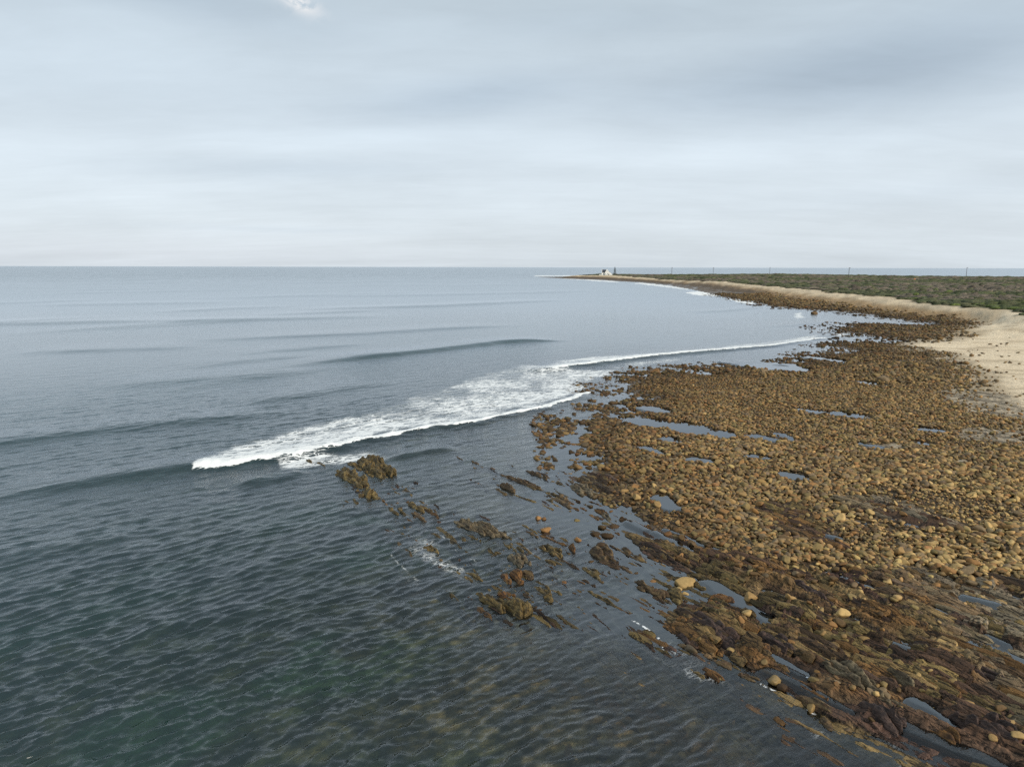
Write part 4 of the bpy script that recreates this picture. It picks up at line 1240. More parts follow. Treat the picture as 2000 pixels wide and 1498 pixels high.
OUT = [  # x0,y0,x1,y1,width px, height m, blades, material, label
    (652, 916, 716, 950, 20, 0.75, 3, 'O', 'long olive-brown outcrop, leftmost of the big pair in the waves'),
    (682, 900, 756, 938, 22, 0.80, 3, 'O', 'broad middle slab of the big outcrop pair, foam at its back'),
    (706, 893, 764, 930, 20, 0.85, 3, 'O', 'tallest dark ribbed slab on the shoreward side of the big pair'),
    (704, 955, 724, 976, 22, 0.75, 2, 'O', 'rounded olive knob ending the big outcrop pair'),
    (684, 971, 696, 981, 7, 0.28, 1, 'O', 'small brown tooth of rock just below the big outcrop pair'),
    (757, 983, 781, 1006, 13, 0.5, 2, 'O', 'short stout olive outcrop alone below the big pair'),
    (801, 981, 834, 1000, 12, 0.5, 2, 'O', 'dark olive outcrop above a thin parallel ridge'),
    (799, 998, 829, 1016, 5, 0.26, 1, 'B', 'thin ridge just below the dark olive outcrop'),
    (841, 1001, 876, 1017, 5, 0.22, 1, 'O', 'low thin olive ridge left of the long central outcrop'),
    (765, 955, 781, 964, 6, 0.22, 1, 'O', 'small low rock between the big pair and the channel'),
    (786, 947, 803, 966, 5, 0.25, 1, 'O', 'narrow rock splinter right of the big outcrop pair'),
    (545, 904, 565, 910, 5, 0.28, 1, 'O', 'leftmost small rock at the foot of the breaking wave'),
    (588, 891, 606, 903, 7, 0.35, 1, 'O', 'small rock pushed up at the breaking wave, second from left'),
    (612, 898, 632, 908, 4, 0.25, 1, 'O', 'low rock trailing the second rock by the wave'),
    (626, 882, 642, 890, 5, 0.25, 1, 'O', 'small rocks close under the foam, third from left'),
    (646, 886, 660, 891, 3, 0.18, 1, 'O', 'tiny rock right of the third wave rock'),
    (693, 873, 712, 880, 4, 0.22, 1, 'O', 'small rock awash above the big outcrop pair'),
    (888, 1015, 982, 1052, 20, 0.75, 4, 'G', 'long grey-topped central outcrop with ribbed back'),
    (978, 1052, 1014, 1080, 14, 0.45, 3, 'O', 'broken olive rocks trailing off the central outcrop'),
    (996, 1082, 1026, 1106, 20, 0.6, 3, 'G', 'ribbed outcrop with pale streaks below the central outcrop'),
    (981, 1118, 1008, 1140, 16, 0.5, 2, 'R', 'rusty lump of rock in the middle of the scattered outcrops'),
    (1005, 1115, 1042, 1130, 9, 0.4, 2, 'B', 'low brown rock right of the rusty lump'),
    (1032, 1131, 1098, 1165, 11, 0.42, 2, 'O', 'long low olive ridge slanting right of the rusty lump'),
    (927, 1156, 985, 1194, 16, 0.62, 3, 'O', 'golden-olive slab at the seaward end of the lowest outcrop'),
    (988, 1176, 1027, 1204, 26, 0.72, 3, 'O', 'thick yellow-olive block ending the lowest outcrop'),
    (972, 1154, 1016, 1172, 14, 0.45, 2, 'R', 'rusty weed-covered rock behind the lowest outcrop'),
    (1018, 1157, 1041, 1168, 9, 0.35, 1, 'B', 'small brown rock just right of the lowest outcrop'),
    (1060, 1159, 1075, 1173, 12, 0.4, 1, 'O', 'stubby olive rock below the long low ridge'),
    (821, 1063, 868, 1083, 8, 0.42, 2, 'O', 'olive outcrop with a spike amid the white wash'),
    (886, 1108, 936, 1136, 12, 0.30, 2, 'O', 'half-sunken olive rocks below the spiked outcrop'),
    (773, 1033, 791, 1044, 5, 0.2, 1, 'O', 'awash rock at the seaward edge of the white wash'),
    (890, 1040, 909, 1053, 7, 0.28, 1, 'O', 'low dark rock hugging the central outcrop seaward'),
    (976, 925, 1066, 958, 10, 0.50, 3, 'B', 'slender brown outcrop with round boulders on its head'),
    (1022, 915, 1076, 937, 7, 0.40, 2, 'B', 'thin ridge behind the slender brown outcrop'),
    (964, 940, 1012, 962, 8, 0.42, 2, 'B', 'short blocky ridge in front of the slender outcrop'),
    (965, 955, 995, 966, 4, 0.22, 1, 'B', 'lowest thin ridge in front of the slender outcrop'),
    (1086, 932, 1160, 968, 26, 0.60, 4, 'G', 'humped grey-brown ledge heading into the channel'),
    (1120, 928, 1212, 962, 12, 0.45, 3, 'G', 'grey ledge back behind the humped channel ledge'),
    (1072, 962, 1120, 990, 14, 0.38, 2, 'B', 'low brown broken ledge below the humped channel ledge'),
    (1057, 1062, 1096, 1086, 18, 0.55, 3, 'O', 'fluted olive outcrop standing mid channel'),
    (1061, 1090, 1098, 1102, 8, 0.3, 1, 'O', 'low olive ridge tucked under the fluted outcrop'),
    (1093, 1060, 1116, 1079, 12, 0.42, 2, 'R', 'rust-brown rock touching the fluted outcrop'),
    (1026, 1034, 1052, 1047, 5, 0.22, 1, 'B', 'little dark fin alone in the channel'),
    (1156, 1070, 1200, 1096, 20, 0.55, 3, 'B', 'squat brown rock at the head of the mid-channel ridge'),
    (1197, 1062, 1288, 1108, 16, 0.50, 3, 'B', 'long mid-channel ridge sloping down to still water'),
    (1206, 1100, 1234, 1118, 7, 0.28, 1, 'B', 'narrow ridge in the still water under the mid-channel ridge'),
    (1136, 1102, 1176, 1130, 12, 0.42, 2, 'O', 'olive and rust outcrop left of the mid-channel ridge'),
    (1224, 1132, 1304, 1168, 18, 0.60, 3, 'B', 'dark ridge leading to the golden-weed knob'),
    (1290, 1150, 1334, 1176, 18, 0.55, 3, 'O', 'golden-weed knob left of the box-shaped boulder'),
    (1312, 1176, 1362, 1196, 17, 0.42, 3, 'R', 'broad rusty rock low in the channel under the golden knob'),
    (1146, 1150, 1206, 1186, 6, 0.26, 1, 'O', 'thin submerging fin of rock near the wash'),
    (1126, 1163, 1153, 1179, 10, 0.14, 1, 'O', 'green weedy rock just under the surface'),
    (1168, 995, 1210, 1028, 12, 0.42, 3, 'G', 'fanned grey slabs jutting into the channel'),
    (1236, 1055, 1282, 1074, 7, 0.24, 1, 'B', 'low brown ridge at the upper end of the channel'),
    (1383, 1168, 1452, 1184, 20, 0.38, 3, 'R', 'reddish flat island ledge in the calm pool'),
    (1106, 1196, 1122, 1207, 6, 0.2, 1, 'O', 'dark speck of rock near the thin foam line'),
    (1063, 1207, 1074, 1215, 7, 0.18, 1, 'O', 'smallest dark rock below the lowest outcrop'),
    (1140, 1208, 1158, 1218, 5, 0.18, 1, 'O', 'small dark rock beside the curling foam'),
    (1336, 1204, 1450, 1272, 26, 0.70, 4, 'D', 'massive dark brown seaward ledge with orange foot'),
    (1372, 1194, 1452, 1236, 15, 0.50, 3, 'O', 'olive slab on the back of the massive seaward ledge'),
    (1450, 1258, 1488, 1290, 18, 0.45, 2, 'R', 'red-brown weedy knob at the end of the massive ledge'),
    (1488, 1240, 1572, 1292, 22, 0.50, 3, 'D', 'dark ledge beside the channel pool'),
    (1498, 1212, 1600, 1266, 26, 0.48, 4, 'O', 'broad olive ribbed slab under the pale stones'),
    (1537, 1326, 1622, 1374, 12, 0.42, 2, 'R', 'orange-backed fin in front of the ribbed slab'),
    (1600, 1290, 1700, 1352, 26, 0.62, 4, 'G', 'long grey ribbed bed, upper half'),
    (1680, 1335, 1772, 1400, 28, 0.68, 4, 'G', 'long grey ribbed bed, lower half with overhang'),
    (1682, 1378, 1762, 1434, 24, 0.60, 3, 'D', 'dark stepped rock overhanging the water by the corner'),
    (1786, 1402, 1876, 1458, 20, 0.60, 3, 'R', 'dark rusty ridge dropping into the corner channel'),
    (1862, 1402, 1990, 1482, 30, 0.75, 4, 'D', 'big reddish smooth-backed bed in the lower corner'),
    (1930, 1385, 2050, 1460, 22, 0.70, 3, 'G', 'tan bed behind the big reddish bed'),
    (1440, 1311, 1490, 1332, 8, 0.28, 2, 'B', 'low dark ridge in the wash below the seaward ledge'),
    (1362, 1302, 1410, 1330, 10, 0.32, 2, 'R', 'rusty low ridge ringed by foam specks'),
    (1382, 1282, 1430, 1307, 7, 0.26, 1, 'B', 'thin brown ridge above the foam-ringed one'),
    (1322, 1236, 1346, 1256, 9, 0.30, 1, 'D', 'black-brown rock at the corner of the massive ledge'),
    (1545, 1352, 1640, 1402, 7, 0.26, 2, 'B', 'long thin ridge parallel to the foam line'),
    (1600, 1400, 1622, 1422, 7, 0.26, 1, 'B', 'small dark rock at the end of the foam line'),
    (1816, 1332, 1888, 1368, 18, 0.45, 3, 'R', 'bright rust-coloured slab near the lower corner'),
    (1728, 1318, 1790, 1352, 12, 0.40, 2, 'G', 'smooth grey slab beside the rust-coloured one'),
    (1400, 1040, 1500, 1090, 10, 0.34, 3, 'G', 'ribbed grey ledge emerging from the boulders'),
    (1300, 1018, 1400, 1062, 10, 0.36, 3, 'G', 'grey-green ledge bordering the upper channel'),
    (1410, 1098, 1520, 1150, 14, 0.42, 3, 'D', 'dark purple ridge along the calm pool'),
    (1520, 1130, 1640, 1190, 16, 0.42, 3, 'D', 'broad dark purple ridge inland of the calm pool'),
    (1700, 1190, 1790, 1232, 12, 0.36, 3, 'R', 'brown and rust ridge above the long narrow pool'),
    (1850, 1290, 1960, 1340, 12, 0.36, 3, 'D', 'dark ridge between the lower pools and the edge'),
    (1600, 1012, 1660, 1040, 8, 0.26, 2, 'D', 'purple slab edge amid the boulders'),
    (920, 898, 944, 912, 6, 0.28, 1, 'B', 'dark rock amid the scattered shallows stones'),
    (889, 889, 902, 897, 5, 0.26, 1, 'B', 'first brown rock off the scattered shallows stones')]
MATS = {'O': M_OLIVE, 'B': M_BROWN, 'R': M_RUST, 'G': M_GREY, 'D': M_DARK}
TONE = {}
for n, (x0, y0, x1, y1, wp, ht, nb, mk, lab) in enumerate(OUT):
    X0, Y0 = un(x0, y0, 0.1); X1, Y1 = un(x1, y1, 0.1)
    cx, cy = (X0 + X1) / 2, (Y0 + Y1) / 2
    D = math.hypot(cx, cy)
    ang = math.atan2(Y1 - Y0, X1 - X0)
    L = math.hypot(X1 - X0, Y1 - Y0)
    # ground width across the strike that fills wp pixels of height
    mpp = math.hypot(D, H) / F
    wid = max(0.34, wp * mpp * 1.3 + 0.1 * ht)
    L *= 1.1; ht *= 1.15
    nb = max(nb, int(round(wid / 0.42)))
    VV, FF = [], []; b0 = 0
    for k in range(nb):
        off = 0 if nb == 1 else (k / (nb - 1) - 0.5) * wid * 0.72
        bl = L * (1.0 if nb == 1 else random.uniform(0.55, 0.95))
        bw = wid if nb == 1 else wid / nb * random.uniform(1.1, 1.6)
        V, Fc = blade(bl, bw, ht * random.uniform(0.7, 1.05) * (0.85 if nb > 2 else 1), 1000 + n * 7 + k)
        V[:, 0] += 0 if nb == 1 else random.uniform(-0.5, 0.5) * (L - bl)
        V[:, 2] += 0 if nb == 1 else -0.25 * ht * abs(2 * k / (nb - 1) - 1) * random.uniform(0, 1)
        V[:, 1] += off
        VV.append(V); FF.append(Fc + b0); b0 += len(V)
    me = mesh_np('outcrop', np.concatenate(VV), np.concatenate(FF), smooth=False)
    zb = max(min(g1(cx, cy), 0.15), -0.12) - 0.05
    o = link('rock_outcrop', me, MATS[mk], loc=(cx, cy, zb), rotz=ang)
    tag(o, lab, 'rock outcrop', 'rock outcrops along the ledges and shallows')

# broken edges of the beds, thousands of thin parallel fins: stuff
def shards():
    X, Y = jitter(-2, 62, 17, 60, 0.36)
    qx, qy = topx(X, Y, 0.1)
    m = (qx > 1040) & (qx < 2380) & (qy > 905) & (qy < 1640)
    X, Y, qx, qy = X[m], Y[m], qx[m], qy[m]
    g = chunked(lambda a, b: ground(a, b, True), X, Y)
    band = vn(g['u'] / 1.3, g['v'] / 7, None, 400)
    stm = np.maximum(g['strat'], g['dk'])
    p = stm * sstep(band + 0.25 * g['blk'], 0.30, 0.58) * (1 - g['pool']) * sstep(g['sd'], -3.5, 0.3)
    px_, py_ = X, Y
    k = RNG.uniform(0, 1, X.size) < p * 0.85
    nn = 0
    ex, ey = [], []
    for q in OUT:
        if q[1] > 940 or q[0] > 960:
            a0, b0 = un(q[0], q[1], 0.0); a1, b1 = un(q[2], q[3], 0.0)
            if q[0] < 1340:
                m_ = int(4 + 5 * q[6])
                t_ = RNG.uniform(-0.45, 1.45, m_); o_ = RNG.normal(0, 0.75, m_)
                ex.append(a0 + (a1 - a0) * t_ + N0 * o_); ey.append(b0 + (b1 - b0) * t_ + N1 * o_)
    ex = np.concatenate(ex); ey = np.concatenate(ey)
    ge = ground(ex, ey, True)
    ge['h'] = np.clip(ge['h'], -0.14, 0.2)
    X = np.concatenate([X, ex]); Y = np.concatenate([Y, ey]); k = np.concatenate([k, np.ones(ex.size, bool)])
    g = {kk: np.concatenate([g[kk], ge[kk]]) for kk in g}
    X, Y = X[k], Y[k]; h = g['h'][k]; u = g['u'][k]; v = g['v'][k]; palek = (g['px'][k] - 0.9 * (g['py'][k] - 1200)); sdk = g['sd'][k]
    n = X.size
    L = 0.42 * np.exp(RNG.normal(0, 0.55, n)); L = np.clip(L, 0.2, 2.2)
    Wd = RNG.uniform(0.06, 0.17, n) * (0.8 + 0.4 * L); Hh = RNG.uniform(0.07, 0.22, n) * (0.8 + 0.35 * L)
    ns = 6
    prof = np.array([(-1.0, -1.2), (-0.75, 0.35), (-0.15, 1.0), (0.55, 0.75), (1.1, -1.2)])
    npf = len(prof)
    s = np.linspace(-1, 1, ns)
    S = np.zeros((n, ns, npf, 3))
    jit = RNG.normal(0, 0.10, (n, ns, npf))
    taper = np.where(np.abs(s) > 0.9, 0.45, 1.0)
    cr = RNG.uniform(0.55, 1.15, (n, ns, 1)) * taper[None, :, None]
    S[..., 0] = (s[None, :, None] + RNG.normal(0, 0.06, (n, ns, 1))) * L[:, None, None]
    S[..., 1] = (prof[None, None, :, 0] * (0.6 + 0.4 * taper)[None, :, None] + jit) * Wd[:, None, None]
    S[..., 2] = np.where(prof[None, None, :, 1] > 0, prof[None, None, :, 1] * cr + jit * 0.8, prof[None, None, :, 1]) * Hh[:, None, None]
    S[..., 1] += S[..., 2] * 0.5
    yaw = R(-57) + RNG.normal(0, 0.09, n)
    c, sn = np.cos(yaw)[:, None, None], np.sin(yaw)[:, None, None]
    P = np.stack([S[..., 0] * c - S[..., 1] * sn + X[:, None, None], S[..., 0] * sn + S[..., 1] * c + Y[:, None, None],
                  S[..., 2] + h[:, None, None] + 0.01], -1).reshape(n, ns * npf, 3)
    base = grid_faces(ns, npf)
    caps = []
    fq = (base[None] + (np.arange(n) * ns * npf)[:, None, None]).reshape(-1, 4)
    e0 = np.array([[0, 1, 2, 3], [0, 3, 4, 4]]); e1 = e0 + (ns - 1) * npf
    cf = np.concatenate([e0[:1], e1[:1, ::-1]])
    cfq = (cf[None] + (np.arange(n) * ns * npf)[:, None, None]).reshape(-1, 4)
    pal = np.array([(0.120, 0.080, 0.038), (0.062, 0.040, 0.023), (0.170, 0.122, 0.058), (0.150, 0.086, 0.034), (0.078, 0.048, 0.034), (0.140, 0.106, 0.046)])
    ci = (vn(u / 2.2, v / 6, None, 402) * 7.5 + RNG.normal(0, 0.8, n)).astype(int).clip(0, 5)
    col = pal[ci] * RNG.uniform(0.6, 1.35, (n, 1))
    col *= np.array([1.32, 1.2, 1.0])
    pk = sstep(palek, 1740, 1960) * (RNG.uniform(0, 1, n) < 0.65)
    col = col + (np.array([0.30, 0.24, 0.16]) * RNG.uniform(0.7, 1.2, (n, 1)) - col) * pk[:, None] * 0.8
    col = col * (1 - 0.35 * sstep(sdk, 3, -1))[:, None]
    print('shards', n)
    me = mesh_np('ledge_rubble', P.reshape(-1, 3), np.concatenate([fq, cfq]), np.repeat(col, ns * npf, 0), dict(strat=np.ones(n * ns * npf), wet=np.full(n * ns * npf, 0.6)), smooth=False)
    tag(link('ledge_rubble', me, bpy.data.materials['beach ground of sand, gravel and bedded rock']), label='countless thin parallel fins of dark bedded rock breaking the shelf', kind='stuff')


shards()

# ------------------------------------------------------------------ heath
def heath():
    Xs, Ys, Ss = [], [], []
    for s, d0, d1, x0, x1, y0, y1 in ((3.0, 0, 450, 100, 420, 120, 450), (4.5, 450, 800, 100, 760, 350, 800), (6.5, 800, 1400, 60, 1300, 560, 1400)):
        X, Y = jitter(x0, x1, y0, y1, s)
        D = np.hypot(X, Y); qx, _ = topx(X, Y, 3)
        m = (D >= d0) & (D < d1) & (qx > 1120) & (qx < 2080)
        X, Y = X[m], Y[m]
        Xs.append(X); Ys.append(Y); Ss.append(np.full(X.size, s))
    X = np.concatenate(Xs); Y = np.concatenate(Ys); S = np.concatenate(Ss)
    gd = chunked(lambda a, b: ground(a, b), X, Y)
    h, vd = gd[0], gd[2]
    k = (vd > -1.0 + RNG.uniform(0, 4, X.size)) & (h > 0.5)
    qx, _ = topx(X, Y, 3.0)
    k &= ~((np.abs(qx - 1180) < 26) & (Y > 1000) & (Y < 1215))
    X, Y, S, h, vd = X[k], Y[k], S[k], h[k], vd[k]
    D = np.hypot(X, Y)
    n = X.size
    patch = fbm(X / 45, Y / 60, 3, 300); p2 = fbm(X / 13, Y / 13, 3, 301)
    r = S * np.exp(RNG.normal(0, 0.2, n)) * 0.62
    hh = np.where(vd < 12, 0.35, 0.6) * np.exp(RNG.normal(0, 0.25, n)) * (1 + 0.8 * sstep(p2, 0.15, 0.5))
    pal = np.array([(0.078, 0.088, 0.042), (0.112, 0.112, 0.060), (0.135, 0.112, 0.085), (0.105, 0.130, 0.040), (0.055, 0.062, 0.036)])
    heather = sstep(patch + 0.35 * sstep(D, 330, 520) - 0.2 * sstep(D, 900, 1100), 0.12, 0.4)
    bright = sstep(p2, 0.15, 0.4) * sstep(D, 420, 260)
    ci = np.zeros(n, int)
    u = RNG.uniform(0, 1, n)
    ci = np.where(u < 0.35, 1, np.where(u < 0.5, 4, 0))
    ci = np.where(RNG.uniform(0, 1, n) < heather * 0.75, 2, ci)
    ci = np.where(RNG.uniform(0, 1, n) < bright * 0.6, 3, ci)
    col = pal[ci] * RNG.uniform(0.7, 1.3, (n, 1))
    V0, F0 = ico(2)
    shapes = []
    for q in range(8):
        nn = fbm(V0[:, 0] * 2.2 + q * 9, V0[:, 1] * 2.2, 2, 320 + q, z=V0[:, 2] * 2.2)
        shapes.append(V0 * (1 + 0.45 * nn)[:, None])
    Sh = np.array(shapes)[RNG.integers(0, 8, n)]
    Sh = Sh * np.stack([r * 1.15, r, hh], 1)[:, None, :]
    yw = RNG.uniform(0, 6.28, n)
    c, s_ = np.cos(yw)[:, None], np.sin(yw)[:, None]
    xx = Sh[:, :, 0] * c - Sh[:, :, 1] * s_; yy = Sh[:, :, 0] * s_ + Sh[:, :, 1] * c
    P = np.stack([xx + X[:, None], yy + Y[:, None], Sh[:, :, 2] + h[:, None] + 0.1], 2)
    v = P.shape[1]
    FF = (F0[None] + (np.arange(n) * v)[:, None, None]).reshape(-1, 3)
    print('heath', n)
    me = mesh_np('scrub', P.reshape(-1, 3), FF, np.repeat(col, v, 0))
    m, w = new_mat('coastal scrub')
    geo = w.n('ShaderNodeNewGeometry')
    nz = w.noise(geo.outputs['Position'], 1.3, 6, 0.7)
    k = w.ramp(nz, 0.3, 0.7, 0.45, 1.6, False)
    finish(w, w.vm('MULTIPLY', attr(w, 'Col'), w.comb(k, k, k)), 0.9, 0.1, nz, 1.0, 0.5)
    tag(link('scrub_vegetation', me, m), label='low green and heather-brown coastal scrub covering the headland', kind='stuff')


heath()

# ------------------------------------------------------------------ things on the headland
def march(px, py, z_lo=-0.0):
    """first point of the land met by the sight line through px, py"""
    for D in np.arange(300, 1500, 3.0):
        X, Y = az_D(px, D)
        gz = g1(X, Y)
        _, qy = topx(np.array(X), np.array(Y), gz)
        if qy <= py and gz > 0.8:
            return X, Y, gz
    return X, Y, gz


def box(bm, x0, x1, y0, y1, z0, z1):
    vs = [bm.verts.new(p) for p in ((x0, y0, z0), (x1, y0, z0), (x1, y1, z0), (x0, y1, z0), (x0, y0, z1), (x1, y0, z1), (x1, y1, z1), (x0, y1, z1))]
    for f in ((0, 3, 2, 1), (4, 5, 6, 7), (0, 1, 5, 4), (1, 2, 6, 5), (2, 3, 7, 6), (3, 0, 4, 7)):
        bm.faces.new([vs[i] for i in f])


def prism(bm, pts, axis, a0, a1):
    """outline pts (2d) in the plane across axis, extruded from a0 to a1"""
    def P(p, a):
        return (a, p[0], p[1]) if axis == 'x' else (p[0], a, p[1])
    A = [bm.verts.new(P(p, a0)) for p in pts]; B = [bm.verts.new(P(p, a1)) for p in pts]
    bm.faces.new(A[::-1]); bm.faces.new(B)
    for i in range(len(pts)):
        j = (i + 1) % len(pts)
        bm.faces.new((A[i], A[j], B[j], B[i]))
    bmesh.ops.recalc_face_normals(bm, faces=bm.faces)


def part(name, build, mat, parent, loc=None):
    bm = bmesh.new(); build(bm)
    bmesh.ops.recalc_face_normals(bm, faces=bm.faces)
    me = bpy.data.meshes.new(name); bm.to_mesh(me); bm.free()
    return link(name, me, mat, parent, loc)


def empty(name, loc, rz=0):
    o = bpy.data.objects.new(name, None); C.objects.link(o)
    o.location = loc; o.rotation_euler[2] = rz
    return o


M_WHITE = mat_plain('white lime-washed wall', (0.86, 0.85, 0.81), 0.85, 0.03, 0.8)
M_SLATE = mat_plain('dark slate roof', (0.045, 0.050, 0.062), 0.6, 0.2, 1.5)
M_GLASS = mat_plain('dark window glass', (0.10, 0.11, 0.12), 0.2, 0.1, 1.0, 0.5)
M_DOOR = mat_plain('brown timber door', (0.06, 0.045, 0.035), 0.6)
M_POLE = mat_plain('weathered grey timber', (0.10, 0.09, 0.085), 0.8)
M_DARKT = mat_plain('dark stained timber', (0.022, 0.026, 0.026), 0.8)
M_NEEDLE = mat_plain('dark pine needles', (0.028, 0.045, 0.026), 0.85, 0.35, 2.0)
M_BARK = mat_plain('grey bark', (0.09, 0.07, 0.055), 0.9)
M_ORANGE = mat_plain('faded orange plastic', (0.75, 0.28, 0.08), 0.5)

hx, hy, hz_ = march(1183, 537.6)
print('HOUSE', hx, hy, hz_)
house = tag(empty('house', (hx, hy, hz_ - 0.2), -math.atan2(hx, hy)), 'white gabled seaside house with dark slate roof standing alone on the point', 'house')
part('wall', lambda bm: prism(bm, [(0.0, 0), (8.4, 0), (8.4, 4.3), (4.2, 8.3), (0.0, 4.3)], 'x', -7.9, -0.9), M_WHITE, house)
part('gable_wall', lambda bm: prism(bm, [(-3.5, 0), (4.2, 0), (4.2, 4.6), (3.2, 5.2), (0.9, 8.4), (0.5, 9.0), (-0.2, 9.0), (-0.6, 8.4), (-2.9, 5.2), (-3.5, 4.6)], 'y', -1.6, -1.1), M_WHITE, house)
part('wing_wall', lambda bm: prism(bm, [(-3.4, 0), (4.1, 0), (4.1, 4.4), (0.15, 8.2), (-3.4, 4.4)], 'y', -1.1, 8.0), M_WHITE, house)
part('end_parapet', lambda bm: prism(bm, [(-0.25, 0), (8.65, 0), (8.65, 4.9), (4.2, 9.0), (-0.25, 4.9)], 'x', -8.4, -7.9), M_WHITE, house)


def roof_main(bm):
    prism(bm, [(-0.35, 4.15), (4.2, 8.5), (8.75, 4.15), (8.75, 4.4), (4.2, 8.8), (-0.35, 4.4)], 'x', -7.88, -1.6)


def roof_wing(bm):
    prism(bm, [(-3.8, 4.1), (0.15, 8.35), (4.5, 4.1), (4.5, 4.35), (0.15, 8.65), (-3.8, 4.35)], 'y', -1.08, 8.3)


rf = part('roof', roof_main, M_SLATE, house)
part('roof', roof_wing, M_SLATE, house)
part('chimney', lambda bm: box(bm, -8.3, -7.5, 3.7, 4.7, 8.6, 9.6), M_WHITE, rf)
part('lean_to_wall', lambda bm: prism(bm, [(4.2, 0), (8.6, 0), (8.6, 0.9), (7.6, 2.0), (5.2, 3.9), (4.2, 4.5)], 'y', -1.2, 4.5), M_WHITE, house)
part('yard_wall', lambda bm: box(bm, -12.6, -8.4, -0.8, -0.4, 0, 1.35), M_WHITE, house)
for wx_, wz_, yf in ((-5.5, 2.3, 0.0), (-2.4, 2.3, -1.6), (0.9, 2.3, -1.6)):
    if wx_ < -4:
        fr_ = part('window', lambda bm: box(bm, wx_ - 0.45, wx_ + 0.45, yf - 0.08, yf + 0.02, wz_ - 0.5, wz_ + 0.5), M_GLASS, house)
    else:
        fr_ = part('window', lambda bm: box(bm, wx_ - 0.45, wx_ + 0.45, yf - 0.08, yf + 0.02, wz_ - 0.5, wz_ + 0.5), M_GLASS, house)
    part('sill', lambda bm: box(bm, wx_ - 0.7, wx_ + 0.7, yf - 0.25, yf - 0.09, wz_ - 0.75, wz_ - 0.62), M_WHITE, fr_)
part('window', lambda bm: box(bm, -0.1, 0.5, -1.68, -1.58, 5.8, 6.9), M_GLASS, house)
part('door', lambda bm: box(bm, 2.3, 3.5, -1.70, -1.58, 0.2, 2.3), M_DOOR, house)


def frond_crown(levels, H0, H1, R0, seed, per=9):
    """tiers of whorled, drooping pine limbs made of many small leaf faces"""
    r = random.Random(seed)
    V, Fq = [], []
    for i in range(levels):
        f = i / (levels - 1)
        z = H0 + (H1 - H0) * f
        rad = R0 * (1 - f) ** 0.8 + 0.35
        rad *= r.uniform(0.7, 1.15)
        for k in range(per):
            a = 2 * math.pi * (k / per) + r.uniform(-0.3, 0.3)
            rr = rad * r.uniform(0.75, 1.1)
            for q in range(26):
                t = r.uniform(0.08, 1)
                cx_, cy_, cz_ = math.cos(a) * rr * t, math.sin(a) * rr * t, z - 0.25 * t * rad * 0.4 + 0.3 * t * t
                s = 0.20 * r.uniform(0.6, 1.4)
                d = [r.gauss(0, 1) for _ in range(3)]; e = [r.gauss(0, 1) for _ in range(3)]
                ln = math.sqrt(sum(v * v for v in d)); d = [v / ln * s * 1.6 for v in d]
                ln = math.sqrt(sum(v * v for v in e)); e = [v / ln * s for v in e]
                b = len(V)
                jx, jy, jz = r.gauss(0, .14), r.gauss(0, .14), r.gauss(0, .14)
                cx_ += jx; cy_ += jy; cz_ += jz
                V += [(cx_ - d[0], cy_ - d[1], cz_ - d[2]), (cx_ + e[0], cy_ + e[1], cz_ + e[2]), (cx_ + d[0], cy_ + d[1], cz_ + d[2]), (cx_ - e[0], cy_ - e[1], cz_ - e[2])]
                Fq.append((b, b + 1, b + 2, b + 3))
    return mesh_np('crown', np.array(V), np.array(Fq), smooth=False)


def cone(bm, r0, r1, z0, z1, n=8, cx=0, cy=0):
    A = [bm.verts.new((cx + r0 * math.cos(2 * math.pi * i / n), cy + r0 * math.sin(2 * math.pi * i / n), z0)) for i in range(n)]
    B = [bm.verts.new((cx + r1 * math.cos(2 * math.pi * i / n), cy + r1 * math.sin(2 * math.pi * i / n), z1)) for i in range(n)]
    bm.faces.new(A[::-1]); bm.faces.new(B)
    for i in range(n):
        j = (i + 1) % n
        bm.faces.new((A[i], A[j], B[j], B[i]))


tx, ty, tz = march(1198, 536.6)
t1 = tag(empty('pine_tree', (tx, ty, tz - 0.1)), 'tall dark tiered pine right beside the white house', 'tree')
part('trunk', lambda bm: cone(bm, 0.28, 0.06, 0, 11.2), M_BARK, t1)
link('crown', frond_crown(9, 1.4, 11.6, 3.1, 4), M_NEEDLE, t1)
tx, ty, tz = march(1204.5, 535.6)
t2 = tag(empty('sapling_tree', (tx, ty, tz - 0.1)), 'small thin young tree to the right of the tall pine', 'tree')
part('trunk', lambda bm: cone(bm, 0.16, 0.05, 0, 6.6), M_BARK, t2)
link('crown', frond_crown(4, 2.6, 5.6, 1.2, 9, 6), M_NEEDLE, t2)

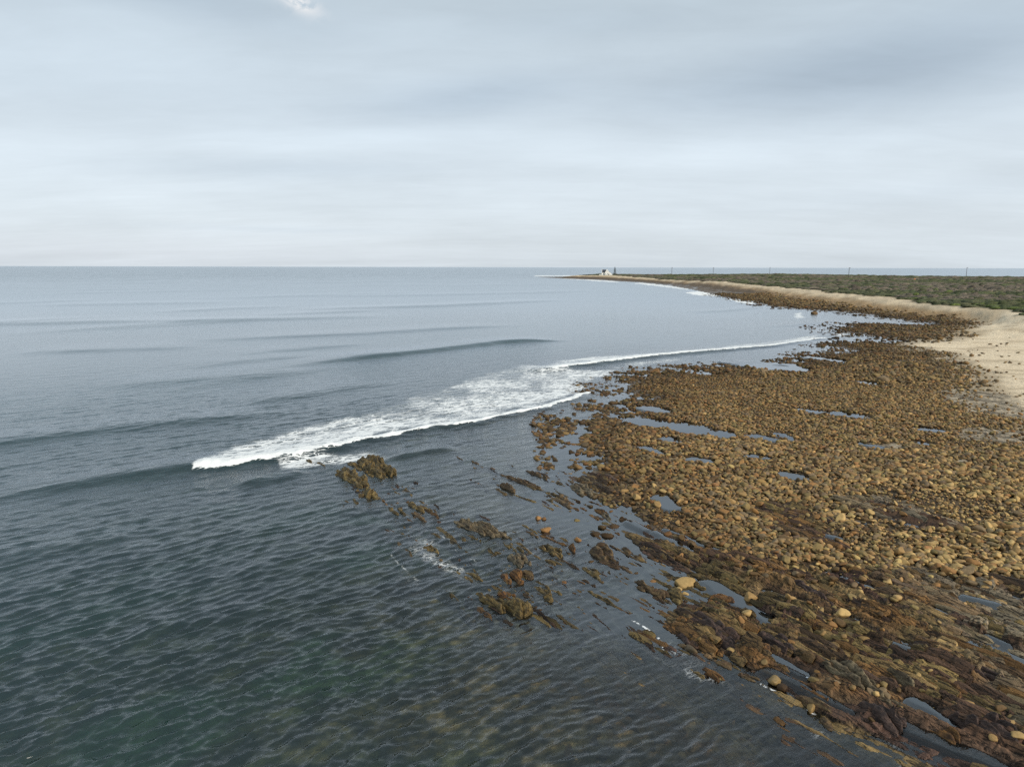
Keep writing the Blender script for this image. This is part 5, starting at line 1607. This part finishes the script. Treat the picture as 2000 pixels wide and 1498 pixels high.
sx, sy, sz = march(1231, 534.4)
sh = tag(empty('shed', (sx, sy, sz + 0.1), -math.atan2(sx, sy)), 'low dark flat-roofed timber shed among the scrub', 'shed')
part('wall', lambda bm: box(bm, -3.3, 3.3, 0, 3, -0.2, 1.9), M_DARKT, sh)
part('roof', lambda bm: box(bm, -3.9, 3.9, -0.6, 3.5, 1.9, 2.2), M_DARKT, sh)
part('door', lambda bm: box(bm, -1.9, -0.6, -0.06, 0.02, -0.1, 1.6), M_GLASS, sh)
part('window', lambda bm: box(bm, 0.7, 2.2, -0.06, 0.02, 0.6, 1.4), M_GLASS, sh)


def pole_obj():
    p = empty('utility_pole', (0, 0, 0))
    part('post', lambda bm: cone(bm, 0.28, 0.22, -0.3, 11.0), M_POLE, p)
    part('crossarm', lambda bm: box(bm, -0.3, 1.1, -0.12, 0.12, 10.45, 10.75), M_POLE, p)
    part('insulator', lambda bm: cone(bm, 0.14, 0.1, 10.75, 11.15, 6, 0.9, 0), M_POLE, p)
    return p


P0 = pole_obj()
for i, (px, D, ztop, lab) in enumerate([(1308, 1120, 16.3, 'leftmost grey pole above the scrub, nearest the shed'), (1388, 1150, 16.3, 'second grey pole from the house along the skyline'),
                                        (1497, 1180, 16.6, 'third grey pole from the house, middle of the row'), (1650, 745, 16.3, 'fourth pole from the house, foot hidden in nearer scrub'),
                                        (1877, 930, 16.9, 'tallest-looking pole with side bracket, farthest along from the house')]):
    X, Y = az_D(px, D)
    gz = g1(X, Y)
    if i == 0:
        o = P0
    else:
        o = P0.copy(); C.objects.link(o)
        for ch in P0.children:
            c = ch.copy(); C.objects.link(c); c.parent = o
    o.location = (X, Y, gz)
    o.rotation_euler[2] = -math.atan2(X, Y)
    s = (ztop - gz) / 11.0
    o.scale = (1, 1, s)
    tag(o, lab, 'utility pole', 'utility poles crossing the headland')

bx_, by_, bz_ = march(1778, 548.2)
bo = tag(empty('marker_float', (bx_, by_, bz_ + 0.6)), 'tiny orange float showing in the heather-brown scrub', 'float')
part('ball', lambda bm: bmesh.ops.create_icosphere(bm, subdivisions=2, radius=0.55), M_ORANGE, bo, (0, 0, 0.5))
part('eyelet', lambda bm: cone(bm, 0.18, 0.12, 0.0, 0.4), M_ORANGE, bo, (0, 0, 1.0))
